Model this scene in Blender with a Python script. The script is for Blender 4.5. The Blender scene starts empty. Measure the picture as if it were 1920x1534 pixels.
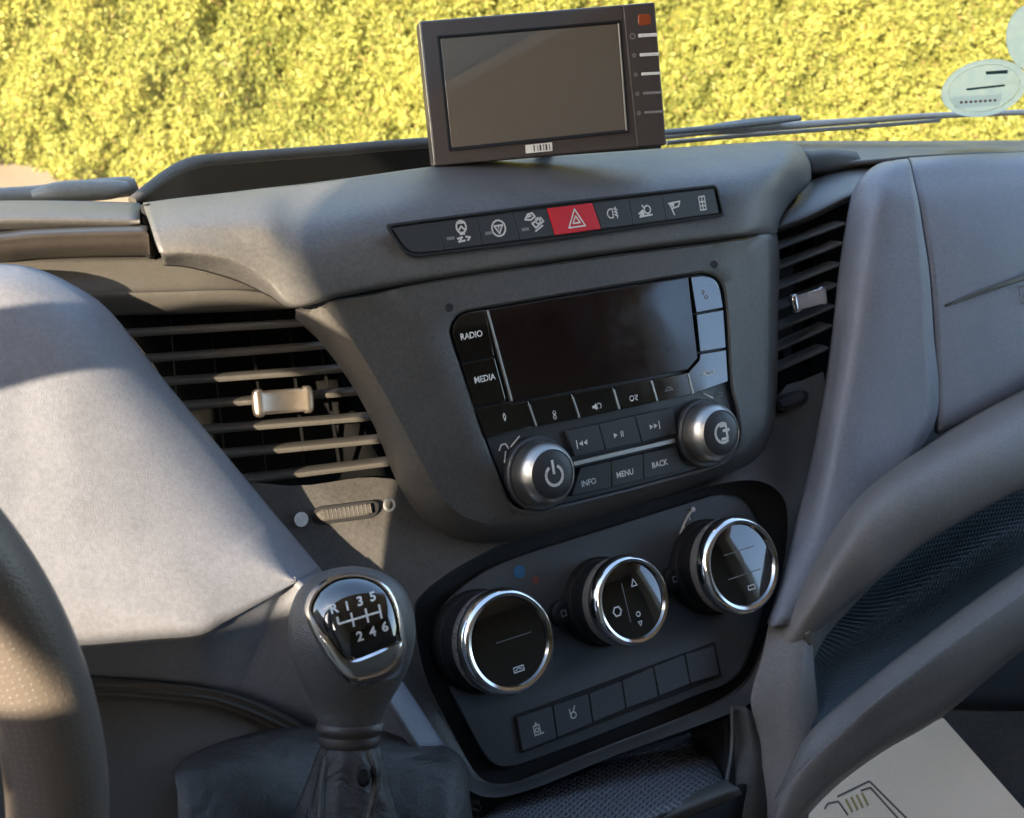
import bpy, math, random
import numpy as np
from mathutils import Vector, Matrix
random.seed(4); rng = np.random.default_rng(4)
sc = bpy.context.scene
COL = sc.collection

# ------------------------------------------------------------------ camera
F = 2500.0                     # focal length in photo pixels (1920 wide)
CX, CY = 960.0, 767.0
REC = math.radians(32)         # recline of the radio panel
DP = 0.67                      # distance camera - radio panel plane
def nz(v): v = np.asarray(v, float); return v / np.linalg.norm(v)
_eX = nz([3970, -867, F]); _N = nz([(-F * F + 867 * 50) / 3970, 50, F])
_V = np.cross(_eX, _N)
if _V[1] > 0: _V = -_V
_Z = _V * math.cos(REC) - _N * math.sin(REC); _Y = _N * math.cos(REC) + _V * math.sin(REC)
MW = np.array([_eX, _Y, _Z])
CAM = np.array([0, 0, 2.1])
def ray(x, y): return MW @ np.array([(x - CX) / F, (y - CY) / F, 1.0])
def proj(P):
    c = MW.T @ (np.asarray(P, float) - CAM); return c[0] / c[2] * F + CX, c[1] / c[2] * F + CY

cam_d = bpy.data.cameras.new('camera'); cam = bpy.data.objects.new('camera', cam_d); COL.objects.link(cam)
Rm = Matrix(((MW[0][0], -MW[0][1], -MW[0][2]), (MW[1][0], -MW[1][1], -MW[1][2]), (MW[2][0], -MW[2][1], -MW[2][2])))
cam.matrix_world = Matrix.Translation(Vector(CAM)) @ Rm.to_4x4()
cam_d.sensor_width = 36; cam_d.lens = 36 * F / 1920
cam_d.clip_start = 0.02; cam_d.clip_end = 500
cam_d.dof.use_dof = True; cam_d.dof.focus_distance = 0.80; cam_d.dof.aperture_fstop = 19
sc.camera = cam

# ------------------------------------------------------------------ light
SUN = nz([-0.80, -0.45, 0.42])      # direction towards the sun
elev = math.asin(SUN[2]); azi = math.atan2(SUN[0], SUN[1])
w = bpy.data.worlds.new('World'); sc.world = w; w.use_nodes = True
nt = w.node_tree; nt.nodes.clear()
o_ = nt.nodes.new('ShaderNodeOutputWorld'); b_ = nt.nodes.new('ShaderNodeBackground'); s_ = nt.nodes.new('ShaderNodeTexSky')
s_.sky_type = 'NISHITA'; s_.sun_disc = False; s_.sun_elevation = elev; s_.sun_rotation = azi; s_.dust_density = 1.6; s_.ozone_density = 1.0
b_.inputs['Strength'].default_value = 0.15
nt.links.new(s_.outputs[0], b_.inputs[0]); nt.links.new(b_.outputs[0], o_.inputs[0])
sl = bpy.data.lights.new('sun', 'SUN'); so = bpy.data.objects.new('sun', sl); COL.objects.link(so)
sl.energy = 4.0; sl.angle = math.radians(0.6); sl.color = (1.0, 0.83, 0.60)
so.rotation_euler = Vector(SUN).to_track_quat('Z', 'Y').to_euler()
sc.view_settings.view_transform = 'Standard'; sc.view_settings.look = 'None'
sc.view_settings.exposure = 2.35; sc.view_settings.gamma = 1

# ------------------------------------------------------------------ frames
class Frame:
    """A plane: origin o, axes u (right), v (up), n (towards the cab)."""
    def __init__(s, o, u, v, n): s.o, s.u, s.v, s.n = map(lambda q: np.array(q, float), (o, u, v, n))
    def w(s, a, b, h=0): return s.o + s.u * a + s.v * b + s.n * h
    def pix(s, x, y, h=0):
        d = ray(x, y); t = ((s.o + s.n * h - CAM) @ s.n) / (d @ s.n); return CAM + d * t
    def uv(s, x, y, h=0):
        p = s.pix(x, y, h) - s.o; return np.array([p @ s.u, p @ s.v])
    def tilt(s, x, y, h, deg, yaw=0):
        """frame through pixel (x,y,h) turned about u: positive = faces further up"""
        a = math.radians(deg); o = s.pix(x, y, h)
        n = s.n * math.cos(a) + s.v * math.sin(a); v = s.v * math.cos(a) - s.n * math.sin(a); u = s.u
        if yaw:
            b = math.radians(yaw); u, n = u * math.cos(b) + n * math.sin(b), n * math.cos(b) - u * math.sin(b)
        return Frame(o, u, v, n)
Nw = MW @ _N; Vw = MW @ _V; Xw = MW @ _eX
F0 = Frame(CAM + Nw * DP, Xw, Vw, -Nw)
P = F0.pix

# ------------------------------------------------------------------ materials
def newmat(name):
    m = bpy.data.materials.new(name); m.use_nodes = True
    return m, m.node_tree, m.node_tree.nodes['Principled BSDF']
def plastic(name, col, rough=0.5, grain=0.12, scale=1400, mott=0.12, spec=0.5, metal=0.0, coat=0.0, voro=False):
    m, t, p = newmat(name); N = t.nodes.new; L = t.links.new
    tc = N('ShaderNodeTexCoord')
    n1 = N('ShaderNodeTexNoise'); n1.inputs['Scale'].default_value = 22; n1.inputs['Detail'].default_value = 8; n1.inputs['Roughness'].default_value = .65
    n2 = N('ShaderNodeTexNoise'); n2.inputs['Scale'].default_value = 420; n2.inputs['Detail'].default_value = 3
    L(tc.outputs['Object'], n1.inputs[0]); L(tc.outputs['Object'], n2.inputs[0])
    ad = N('ShaderNodeMath'); ad.operation = 'ADD'; L(n1.outputs[0], ad.inputs[0]); L(n2.outputs[0], ad.inputs[1])
    mr = N('ShaderNodeMapRange'); mr.inputs[1].default_value = .7; mr.inputs[2].default_value = 1.3
    mr.inputs[3].default_value = 1 - mott; mr.inputs[4].default_value = 1 + mott; L(ad.outputs[0], mr.inputs[0])
    mx = N('ShaderNodeVectorMath'); mx.operation = 'SCALE'; mx.inputs[0].default_value = col[:3]; L(mr.outputs[0], mx.inputs['Scale'])
    L(mx.outputs[0], p.inputs['Base Color'])
    rr = N('ShaderNodeMapRange'); rr.inputs[1].default_value = .35; rr.inputs[2].default_value = .65
    rr.inputs[3].default_value = rough - .05; rr.inputs[4].default_value = rough + .06; L(n1.outputs[0], rr.inputs[0]); L(rr.outputs[0], p.inputs['Roughness'])
    p.inputs['Metallic'].default_value = metal; p.inputs['Specular IOR Level'].default_value = spec
    p.inputs['Coat Weight'].default_value = coat
    if grain:
        g = N('ShaderNodeTexVoronoi' if voro else 'ShaderNodeTexNoise'); g.inputs['Scale'].default_value = scale
        L(tc.outputs['Object'], g.inputs[0])
        bp = N('ShaderNodeBump'); bp.inputs['Strength'].default_value = grain; bp.inputs['Distance'].default_value = .0006
        L(g.outputs[0], bp.inputs['Height']); L(bp.outputs[0], p.inputs['Normal'])
    if name == 'leather':
        w_ = N('ShaderNodeTexNoise'); w_.inputs['Scale'].default_value = 38; w_.inputs['Distortion'].default_value = 1.6; w_.inputs['Detail'].default_value = 3
        L(tc.outputs['Object'], w_.inputs[0]); b2 = N('ShaderNodeBump'); b2.inputs['Strength'].default_value = .6; b2.inputs['Distance'].default_value = .005
        L(w_.outputs[0], b2.inputs['Height']); L(bp.outputs[0], b2.inputs['Normal']); L(b2.outputs[0], p.inputs['Normal'])
    return m
M = {}
M['dash'] = plastic('dark_grained_plastic', (.092, .089, .087), .44, .5, 1300, .22)
M['fascia'] = plastic('fascia_plastic', (.068, .064, .060), .42, .5, 1400, .25)
M['trim'] = plastic('slate_grained_plastic', (.178, .184, .212), .47, .4, 1500, .15)
M['dash_lit'] = plastic('dash_plastic_lit', (.19, .172, .158), .48, .5, 1300, .15)  # paler copy of the dash plastic, bounced sunlight put into its colour
M['lower'] = plastic('brown_black_plastic', (.065, .058, .050), .62, .4, 1200)
M['black'] = plastic('matt_black_plastic', (.014, .014, .015), .6, .15, 1500, spec=.25)
M['button'] = plastic('button_plastic', (.030, .032, .036), .45, .2, 2200, .08)
M['ckey'] = plastic('key_plastic', (.060, .064, .074), .45, .2, 2200, .08)
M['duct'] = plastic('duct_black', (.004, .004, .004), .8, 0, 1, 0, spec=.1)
M['sleeve'] = plastic('knob_sleeve_silver', (.36, .33, .31), .25, .05, 1500, .06, metal=.55)
M['clim'] = plastic('climate_plastic', (.072, .080, .090), .40, .25, 2000, .08)
M['rail'] = plastic('rail_plastic', (.040, .034, .030), .42, .3, 1300)
M['slat'] = plastic('slat_plastic', (.075, .070, .064), .38, .1, 1500)
M['rubber'] = plastic('rubber', (.022, .024, .028), .6, .3, 900)
M['leather'] = plastic('leather', (.036, .033, .031), .44, .5, 1500, .15, voro=True)
M['knobskin'] = plastic('gear_knob_leather', (.095, .092, .088), .36, .45, 1000, .12, voro=True)
M['satin'] = plastic('satin_silver', (.46, .44, .41), .40, .05, 1500, .05, metal=1)
M['chrome'] = plastic('chrome', (.82, .79, .76), .13, .02, 300, .02, metal=1)
M['tablet'] = plastic('tablet_plastic', (.060, .050, .048), .42, .15, 1500, .06)
M['red'] = plastic('hazard_red', (.62, .012, .022), .42, .1, 1500, .04)
M['ink'] = plastic('white_print', (.75, .75, .73), .6, 0, 1, .15)
M['inkdim'] = plastic('grey_print', (.22, .22, .22), .6, 0, 1, .1)
M['inkblue'] = plastic('blue_print', (.03, .14, .30), .6, 0, 1, .05)
M['inkred'] = plastic('red_print', (.22, .06, .05), .6, 0, 1, .05)
M['gold'] = plastic('gold_print', (.36, .24, .07), .6, 0, 1, .1)
M['brownink'] = plastic('brown_print', (.10, .07, .055), .6, 0, 1, .1)
M['paper'] = plastic('paper', (.92, .67, .48), .75, .25, 400, .05)
M['carpet'] = plastic('carpet', (.034, .026, .021), .95, 1.0, 350, .5)
M['cloth'] = plastic('headliner', (.38, .36, .34), .9, .3, 500)
M['cloth2'] = plastic('dark_bulkhead_lining', (.06, .055, .05), .9, .3, 500)
M['groove'] = plastic('groove', (.012, .012, .013), .7, 0, 1, 0)
M['amber'] = plastic('amber_lens', (.28, .06, .02), .3, 0, 1, .1)
M['wiper'] = plastic('wiper_rubber', (.17, .17, .155), .5, .2, 500)
M['wiperarm'] = plastic('wiper_arm_paint', (.36, .31, .27), .4, .1, 500)
M['badgechrome'] = plastic('badge_chrome', (.82, .80, .78), .22, .02, 300, .02, metal=1)
M['coppery'] = plastic('satin_tab', (.66, .56, .46), .36, .05, 1500, .05, metal=1)
M['glassblack'] = plastic('piano_black', (.006, .006, .007), .05, 0, 1, 0, spec=1.0)
M['glassblack'].node_tree.nodes['Principled BSDF'].inputs['IOR'].default_value = 1.7
M['screen'] = plastic('screen_glass', (.014, .009, .009), .08, 0, 1, .3, spec=.8)
M['tabscreen'] = plastic('matt_screen', (.125, .108, .090), .22, 0, 1500, .03)
# steering wheel leather with perforations
def wheel_mat():
    m, t, p = newmat('perforated_leather'); N = t.nodes.new; L = t.links.new
    p.inputs['Base Color'].default_value = (.115, .098, .085, 1); p.inputs['Roughness'].default_value = .34
    uv = N('ShaderNodeUVMap'); sp = N('ShaderNodeSeparateXYZ'); L(uv.outputs[0], sp.inputs[0])
    mp = N('ShaderNodeMapping'); mp.inputs['Scale'].default_value = (430, 40, 1); L(uv.outputs[0], mp.inputs[0])
    vo = N('ShaderNodeTexVoronoi'); vo.voronoi_dimensions = '2D'; vo.inputs['Scale'].default_value = 1; vo.inputs['Randomness'].default_value = .25
    L(mp.outputs[0], vo.inputs[0])
    st = N('ShaderNodeMapRange'); st.inputs[1].default_value = .07; st.inputs[2].default_value = .16; L(vo.outputs['Distance'], st.inputs[0])
    mc = N('ShaderNodeMix'); mc.data_type = 'RGBA'; mc.inputs[6].default_value = (.155, .135, .12, 1); mc.inputs[7].default_value = (.115, .098, .085, 1)
    L(st.outputs[0], mc.inputs[0]); L(mc.outputs[2], p.inputs['Base Color'])
    tc = N('ShaderNodeTexCoord'); g = N('ShaderNodeTexVoronoi'); g.inputs['Scale'].default_value = 900; L(tc.outputs['Object'], g.inputs[0])
    ad = N('ShaderNodeMath'); ad.operation = 'MULTIPLY_ADD'; ad.inputs[1].default_value = .35; L(g.outputs[0], ad.inputs[0]); L(st.outputs[0], ad.inputs[2])
    bp = N('ShaderNodeBump'); bp.inputs['Strength'].default_value = .5; bp.inputs['Distance'].default_value = .0006
    L(ad.outputs[0], bp.inputs['Height']); L(bp.outputs[0], p.inputs['Normal'])
    return m
M['wheel'] = wheel_mat()
def net_mat(name, col, scl, ang):
    """woven / ribbed rubber liner: crossing fine ribs as relief"""
    m, t, p = newmat(name); N = t.nodes.new; L = t.links.new
    p.inputs['Roughness'].default_value = .5
    uv = N('ShaderNodeUVMap'); mp = N('ShaderNodeMapping'); mp.inputs['Scale'].default_value = (scl[0], scl[1], 1); mp.inputs['Rotation'].default_value = (0, 0, ang)
    L(uv.outputs[0], mp.inputs[0])
    w1 = N('ShaderNodeTexWave'); w1.inputs['Scale'].default_value = 1; w1.bands_direction = 'X'
    w2 = N('ShaderNodeTexWave'); w2.inputs['Scale'].default_value = 1; w2.bands_direction = 'Y'
    L(mp.outputs[0], w1.inputs[0]); L(mp.outputs[0], w2.inputs[0])
    mx = N('ShaderNodeMath'); mx.operation = 'MAXIMUM'; L(w1.outputs['Fac'], mx.inputs[0]); L(w2.outputs['Fac'], mx.inputs[1])
    mc = N('ShaderNodeMix'); mc.data_type = 'RGBA'; mc.inputs[6].default_value = tuple(c * .35 for c in col) + (1,); mc.inputs[7].default_value = tuple(col) + (1,)
    L(mx.outputs[0], mc.inputs[0]); L(mc.outputs[2], p.inputs['Base Color'])
    bp = N('ShaderNodeBump'); bp.inputs['Strength'].default_value = .8; bp.inputs['Distance'].default_value = .0012
    L(mx.outputs[0], bp.inputs['Height']); L(bp.outputs[0], p.inputs['Normal'])
    return m
M['ribmat'] = net_mat('ribbed_liner', (.06, .085, .105), (34, 10), .35)
M['netmat'] = net_mat('honeycomb_liner', (.11, .11, .12), (15, 6), .5)
def glass_mat(name, tint, refl, haze):
    m, t, p = newmat(name); N = t.nodes.new; L = t.links.new
    t.nodes.remove(p); out = [n for n in t.nodes if n.type == 'OUTPUT_MATERIAL'][0]
    tr = N('ShaderNodeBsdfTransparent'); tr.inputs[0].default_value = tint + (1,)
    gl = N('ShaderNodeBsdfGlossy'); gl.inputs['Roughness'].default_value = .01
    df = N('ShaderNodeBsdfTranslucent' if haze > .1 else 'ShaderNodeBsdfDiffuse'); df.inputs[0].default_value = tuple(c * .8 for c in tint) + (1,)
    fr = N('ShaderNodeFresnel'); fr.inputs[0].default_value = refl
    a = N('ShaderNodeMixShader'); L(fr.outputs[0], a.inputs[0]); L(tr.outputs[0], a.inputs[1]); L(gl.outputs[0], a.inputs[2])
    b = N('ShaderNodeMixShader'); b.inputs[0].default_value = haze; L(a.outputs[0], b.inputs[1]); L(df.outputs[0], b.inputs[2])
    L(b.outputs[0], out.inputs[0]); return m
M['glass'] = glass_mat('windscreen_glass', (.98, .99, .98), 1.04, .006)
M['sticker'] = glass_mat('sticker_film', (.80, .82, .64), 1.04, .85)
M['stickerwhite'] = glass_mat('sticker_white', (.95, .93, .9), 1.04, .95)
M['stickerdark'] = plastic('sticker_print', (.05, .12, .10), .6, 0, 1, .1)

# ------------------------------------------------------------------ object helpers
def mesh_obj(name, verts, faces, mat, parent=None, smooth=True, uvs=None):
    """verts are in world space; the object sits at its parent's base"""
    loc = np.array(parent['_o']) if parent is not None else None
    V_ = np.asarray([tuple(v) for v in verts], float)
    if parent is not None: V_ = V_ - loc
    me = bpy.data.meshes.new(name); me.from_pydata(V_.tolist(), [], [tuple(f) for f in faces])
    me.materials.append(M[mat] if isinstance(mat, str) else mat)
    if smooth:
        me.shade_smooth()
        if hasattr(me, 'set_sharp_from_angle'): me.set_sharp_from_angle(angle=math.radians(38))
    if uvs is not None:
        ul = me.uv_layers.new(name='UVMap')
        for li, l in enumerate(me.loops): ul.data[li].uv = uvs[l.vertex_index]
    me.update()
    ob = bpy.data.objects.new(name, me); COL.objects.link(ob)
    if parent is not None:
        r = parent
        ob['_o'] = list(parent['_o'])
        ob.parent = r
    else: ob['_o'] = [0., 0., 0.]
    return ob
def thing(name, label, cat, base, group=None, kind=None):
    o = bpy.data.objects.new(name, None); COL.objects.link(o); o.empty_display_size = .02
    o.location = [float(c) for c in base]; o['_o'] = [float(c) for c in base]
    o['label'] = label; o['category'] = cat
    if group: o['group'] = group
    if kind: o['kind'] = kind
    return o
def retag(o, label, cat, group=None, kind=None):
    if label: o['label'] = label
    if cat: o['category'] = cat
    if group: o['group'] = group
    if kind: o['kind'] = kind
    return o
def cr(p0, p1, p2, p3, t):
    return .5 * ((2 * p1) + (-p0 + p2) * t + (2 * p0 - 5 * p1 + 4 * p2 - p3) * t * t + (-p0 + 3 * p1 - 3 * p2 + p3) * t ** 3)
def spline(pts, sub, closed=False):
    pts = [np.array(p, float) for p in pts]; n = len(pts); out = []
    if closed:
        for i in range(n):
            for k in range(sub): out.append(cr(pts[i - 1], pts[i], pts[(i + 1) % n], pts[(i + 2) % n], k / sub))
        return out
    for i in range(n - 1):
        a = pts[i - 1] if i else 2 * pts[0] - pts[1]; d = pts[i + 2] if i + 2 < n else 2 * pts[-1] - pts[-2]
        for k in range(sub): out.append(cr(a, pts[i], pts[i + 1], d, k / sub))
    out.append(pts[-1]); return out
def patch(name, grid, mat, parent, sub=6, thick=.004, subr=None, uv=False, fn=P, jitter=0):
    """grid: columns of (x, y, h); a smooth curved moulding with real thickness"""
    subr = subr or sub
    cols = [spline([fn(*p) for p in c], subr) for c in grid]
    R = len(cols[0]); rows = [spline([c[r] for c in cols], sub) for r in range(R)]
    C_ = len(rows[0]); vs = [p for row in rows for p in row]
    fs = [(r * C_ + c, r * C_ + c + 1, (r + 1) * C_ + c + 1, (r + 1) * C_ + c) for r in range(R - 1) for c in range(C_ - 1)]
    va = np.array(vs); tot = 0
    f0 = np.array(fs); a, b, c, d = (va[f0[:, k]] for k in range(4))
    nn = np.cross(c - a, d - b); tot = np.einsum('ij,ij->i', nn, CAM - a).sum()
    if tot < 0: fs = [f[::-1] for f in fs]
    uvs = [(c / (C_ - 1), r / (R - 1)) for r in range(R) for c in range(C_)] if uv else None
    ob = mesh_obj(name, vs, fs, mat, parent, uvs=uvs)
    if thick:
        md = ob.modifiers.new('thickness', 'SOLIDIFY'); md.thickness = thick; md.offset = -1
    return ob
def loft(name, loops, mat, parent, cap=True, back=False, smooth=True):
    """closed loops of equal length, outermost first"""
    n = len(loops[0]); vs = [p for l in loops for p in l]; fs = []
    for i in range(len(loops) - 1):
        for k in range(n):
            a = i * n + k; b = i * n + (k + 1) % n; fs.append((a, b, b + n, a + n))
    if cap:
        c = len(vs); vs.append(np.mean(np.array(loops[-1]), axis=0)); o = (len(loops) - 1) * n
        for k in range(n): fs.append((o + k, o + (k + 1) % n, c))
    if back:
        c = len(vs); vs.append(np.mean(np.array(loops[0]), axis=0))
        for k in range(n): fs.append(((k + 1) % n, k, c))
    va = np.array(vs); tot = 0
    for f in fs[-n:] if cap else fs:
        a, b, c = va[f[0]], va[f[1]], va[f[2]]; tot += np.cross(b - a, c - a) @ (CAM - a)
    if tot < 0: fs = [f[::-1] for f in fs]
    return mesh_obj(name, vs, fs, mat, parent, smooth=smooth)
def polar(pts, c, n=144, closed_spline=6):
    """sample a star-shaped outline of (x, y, h) at n angles about pixel centre c"""
    pp = spline(pts, closed_spline, True) if closed_spline else [np.array(p, float) for p in pts]
    a = np.array(pp); b = np.roll(a, -1, axis=0); out = []
    for k in range(n):
        t = 2 * math.pi * k / n; d = np.array([math.cos(t), math.sin(t)]); best = None
        for p, q in zip(a, b):
            e = q[:2] - p[:2]; den = d[0] * e[1] - d[1] * e[0]
            if abs(den) < 1e-9: continue
            w_ = p[:2] - np.array(c); s = (w_[0] * e[1] - w_[1] * e[0]) / den; m = (w_[0] * d[1] - w_[1] * d[0]) / den
            if s > 0 and -1e-6 <= m <= 1 + 1e-6 and (best is None or s > best[0]): best = (s, p[2] + m * (q[2] - p[2]))
        out.append((c[0] + d[0] * best[0], c[1] + d[1] * best[0], best[1]))
    return out
def roundpoly(pts, r, seg=4):
    """2-D rounded corners"""
    n = len(pts); out = []; rs = r if isinstance(r, (list, tuple)) else [r] * n
    for i in range(n):
        p = np.array(pts[i], float); a = np.array(pts[i - 1], float) - p; b = np.array(pts[(i + 1) % n], float) - p
        la, lb = np.linalg.norm(a), np.linalg.norm(b); rr = min(rs[i], la * .45, lb * .45)
        if rr <= 0: out.append(p); continue
        s, e = p + a / la * rr, p + b / lb * rr
        for k in range(seg + 1):
            t = k / seg; out.append((1 - t) ** 2 * s + 2 * t * (1 - t) * p + t * t * e)
    return out
def inset(pts, d):
    n = len(pts); a = np.array(pts); area = sum(a[i - 1][0] * a[i][1] - a[i][0] * a[i - 1][1] for i in range(n))
    s = 1 if area > 0 else -1; out = []
    for i in range(n):
        e1 = a[i] - a[i - 1]; e2 = a[(i + 1) % n] - a[i]
        n1 = np.array([-e1[1], e1[0]]) / (np.linalg.norm(e1) + 1e-12); n2 = np.array([-e2[1], e2[0]]) / (np.linalg.norm(e2) + 1e-12)
        m = n1 + n2; l = np.linalg.norm(m); m = m / l if l > 1e-6 else n1
        out.append(a[i] + s * m * d / max(.4, m @ n1))
    return out
def plate(name, fr, px, h0, h1, mat, parent, r=.001, bev=.0006, seg=4, gap=0):
    """a key / panel: pixel outline on plane fr, from depth h0 to h1, rounded and bevelled"""
    uv = [fr.uv(x, y, h1) for x, y in px]
    if gap: uv = inset(uv, gap)
    uv = roundpoly(uv, r, seg)
    L_ = [[fr.w(a[0], a[1], h0) for a in uv], [fr.w(a[0], a[1], h1 - bev) for a in uv]]
    L_.append([fr.w(a[0], a[1], h1 - bev * .3) for a in inset(uv, bev * .3)])
    L_.append([fr.w(a[0], a[1], h1) for a in inset(uv, bev)])
    return loft(name, L_, mat, parent, smooth=False)
def lathe(name, fr, cx, cy, h0, prof, mat, parent, seg=48, cap=True, jig=None):
    """profile of (radius, height) turned about the normal of fr at pixel (cx, cy) taken at height h0"""
    c = fr.uv(cx, cy, h0); loops = []
    for r, h in prof:
        loops.append([fr.w(c[0] + r * math.cos(2 * math.pi * k / seg), c[1] + r * math.sin(2 * math.pi * k / seg), h0 + h) for k in range(seg)])
    n = seg; vs = [p for l in loops for p in l]; fs = []
    for i in range(len(loops) - 1):
        for k in range(n):
            a = i * n + k; b = i * n + (k + 1) % n; fs.append((a, b, b + n, a + n))
    if cap: fs.append(tuple((len(loops) - 1) * n + k for k in range(n)))
    return mesh_obj(name, vs, fs, mat, parent)
def bar(name, a, b, up, th, dp, mat, parent, taper=.75):
    """lens-section slat from a to b, thickness th along up, depth dp away from the viewer"""
    a, b, up = np.array(a), np.array(b), nz(up); d = nz(b - a); back = nz(np.cross(d, up))
    if back @ (a - CAM) < 0: back = -back
    sec = [(0, .15), (.04, .42), (.15, .5), (.6, .42), (1, .12), (1, -.12), (.6, -.42), (.15, -.5), (.04, -.42), (0, -.15)]
    vs = []
    N_ = 10
    for i in range(N_ + 1):
        t = i / N_; c = a * (1 - t) + b * t
        for s, q in sec: vs.append(c + back * dp * s + up * th * q)
    n = len(sec); fs = [(i * n + k, i * n + (k + 1) % n, (i + 1) * n + (k + 1) % n, (i + 1) * n + k) for i in range(N_) for k in range(n)]
    fs += [tuple(range(n))[::-1], tuple(N_ * n + k for k in range(n))]
    return mesh_obj(name, vs, fs, mat, parent)
def boxw(name, lo, hi, mat, parent):
    x0, y0, z0 = lo; x1, y1, z1 = hi
    vs = [(x, y, z) for x in (x0, x1) for y in (y0, y1) for z in (z0, z1)]
    fs = [(0, 1, 3, 2), (4, 6, 7, 5), (0, 4, 5, 1), (2, 3, 7, 6), (0, 2, 6, 4), (1, 5, 7, 3)]
    return mesh_obj(name, vs, fs, mat, parent, smooth=False)
def tube(name, pts, rad, mat, parent, seg=10, sub=6):
    q = spline(pts, sub); n = len(q); vs = []; fs = []
    rads = spline([(r,) for r in rad], sub) if isinstance(rad, (list, tuple)) else [(rad,)] * n
    up = np.array([0, 0, 1.])
    for i, p in enumerate(q):
        d = nz(q[min(i + 1, n - 1)] - q[max(i - 1, 0)]); a = nz(np.cross(d, up)); b = np.cross(a, d); r = float(rads[i][0])
        for k in range(seg):
            t = 2 * math.pi * k / seg; vs.append(p + (a * math.cos(t) + b * math.sin(t)) * r)
    for i in range(n - 1):
        for k in range(seg): fs.append((i * seg + k, i * seg + (k + 1) % seg, (i + 1) * seg + (k + 1) % seg, (i + 1) * seg + k))
    fs += [tuple(range(seg))[::-1], tuple((n - 1) * seg + k for k in range(seg))]
    return mesh_obj(name, vs, fs, mat, parent)
# ---- print: text and line symbols laid on a surface through a mapping (a, b) -> world
def on(fr, cx, cy, h, rot=0, asp=1.0):
    c = fr.uv(cx, cy, h); ca, sa = math.cos(rot), math.sin(rot)
    return lambda a, b: fr.w(c[0] + (a * ca - b * sa) * asp, c[1] + a * sa + b * ca, h)
_txt = {}
def text_mesh(s, bold=0):
    if (s, bold) in _txt: return _txt[(s, bold)]
    cu = bpy.data.curves.new('t', 'FONT'); cu.body = s; cu.size = 1; cu.align_x = 'CENTER'; cu.align_y = 'CENTER'
    cu.offset = bold; cu.resolution_u = 3
    ob = bpy.data.objects.new('t', cu); me = bpy.data.meshes.new_from_object(ob)
    r = ([tuple(v.co) for v in me.vertices], [tuple(p.vertices) for p in me.polygons])
    bpy.data.objects.remove(ob); bpy.data.meshes.remove(me); bpy.data.curves.remove(cu)
    _txt[(s, bold)] = r; return r
def text(name, s, mp, size, mat, parent, bold=.015, sx=1.0):
    v, f = text_mesh(s, bold)
    return mesh_obj(name, [mp(a[0] * size * sx, a[1] * size) for a in v], f, mat, parent, smooth=False)
def symbol(name, mp, size, lines, mat, parent, w=.12, fills=()):
    """lines: polylines in unit coordinates; fills: filled polygons"""
    vs, fs = [], []
    for ln in lines:
        ln = [np.array(p, float) for p in ln]
        if w > 1: ln = [ln[i] + (ln[i + 1] - ln[i]) * t / 8 for i in range(len(ln) - 1) for t in range(8)] + [ln[-1]]
        for a, b in zip(ln[:-1], ln[1:]):
            d = b - a; l = np.linalg.norm(d)
            if l < 1e-6: continue
            d /= l; nrm = np.array([-d[1], d[0]]) * w / 2; e_ = w * .35 if w < 1 else .3; a2 = a - d * e_; b2 = b + d * e_; k = len(vs)
            vs += [mp(*(q * size)) for q in (a2 - nrm, b2 - nrm, b2 + nrm, a2 + nrm)]; fs.append((k, k + 1, k + 2, k + 3))
    for pl in fills:
        k = len(vs); vs += [mp(p[0] * size, p[1] * size) for p in pl]; fs.append(tuple(range(k, k + len(pl))))
    return mesh_obj(name, vs, fs, mat, parent, smooth=False)
def circ(cx, cy, r, a0=0, a1=360, n=14, sy=1):
    return [(cx + r * math.cos(math.radians(a0 + (a1 - a0) * k / n)), cy + sy * r * math.sin(math.radians(a0 + (a1 - a0) * k / n))) for k in range(n + 1)]
def rect(x0, y0, x1, y1): return [(x0, y0), (x1, y0), (x1, y1), (x0, y1), (x0, y0)]
def ink(f, d=.0002): return f

# ================================================================== OUTSIDE
HP = np.array([1.19, 4.86, 0]); HD = nz([.805, -.593, 0]); HN = nz([-.593, -.805, 0])
def plane_mat(name, c1, c2, scale, rough=.95):
    m, t, p = newmat(name); N = t.nodes.new; L = t.links.new
    tc = N('ShaderNodeTexCoord'); n = N('ShaderNodeTexNoise'); n.inputs['Scale'].default_value = scale; n.inputs['Detail'].default_value = 10
    L(tc.outputs['Object'], n.inputs[0]); r = N('ShaderNodeValToRGB'); r.color_ramp.elements[0].color = c1 + (1,); r.color_ramp.elements[1].color = c2 + (1,)
    r.color_ramp.elements[0].position = .3; r.color_ramp.elements[1].position = .7
    L(n.outputs[0], r.inputs[0]); L(r.outputs[0], p.inputs['Base Color']); p.inputs['Roughness'].default_value = rough; return m
g = mesh_obj('ground', [(-200, -200, 0), (200, -200, 0), (200, 200, 0), (-200, 200, 0)], [(0, 1, 2, 3)], plane_mat('sandy_ground', (.20, .15, .10), (.34, .26, .19), 3), smooth=False)
retag(g, 'pale sandy ground outside beneath the hedge', None, None, 'structure')
hedge = thing('hedge', 'long yellow green clipped hedge in full sun beyond the windscreen', 'hedge', HP)
def leaf_mat():
    m, t, p = newmat('hedge_leaf'); N = t.nodes.new; L = t.links.new
    at = N('ShaderNodeAttribute'); at.attribute_name = 'leafcol'
    L(at.outputs['Color'], p.inputs['Base Color']); p.inputs['Roughness'].default_value = .5
    p.inputs['Specular IOR Level'].default_value = .3
    tr = N('ShaderNodeBsdfTranslucent'); L(at.outputs['Color'], tr.inputs[0])
    mx = N('ShaderNodeMixShader'); mx.inputs[0].default_value = .3
    out = [n for n in t.nodes if n.type == 'OUTPUT_MATERIAL'][0]
    L(p.outputs[0], mx.inputs[1]); L(tr.outputs[0], mx.inputs[2]); L(mx.outputs[0], out.inputs[0]); return m
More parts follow.
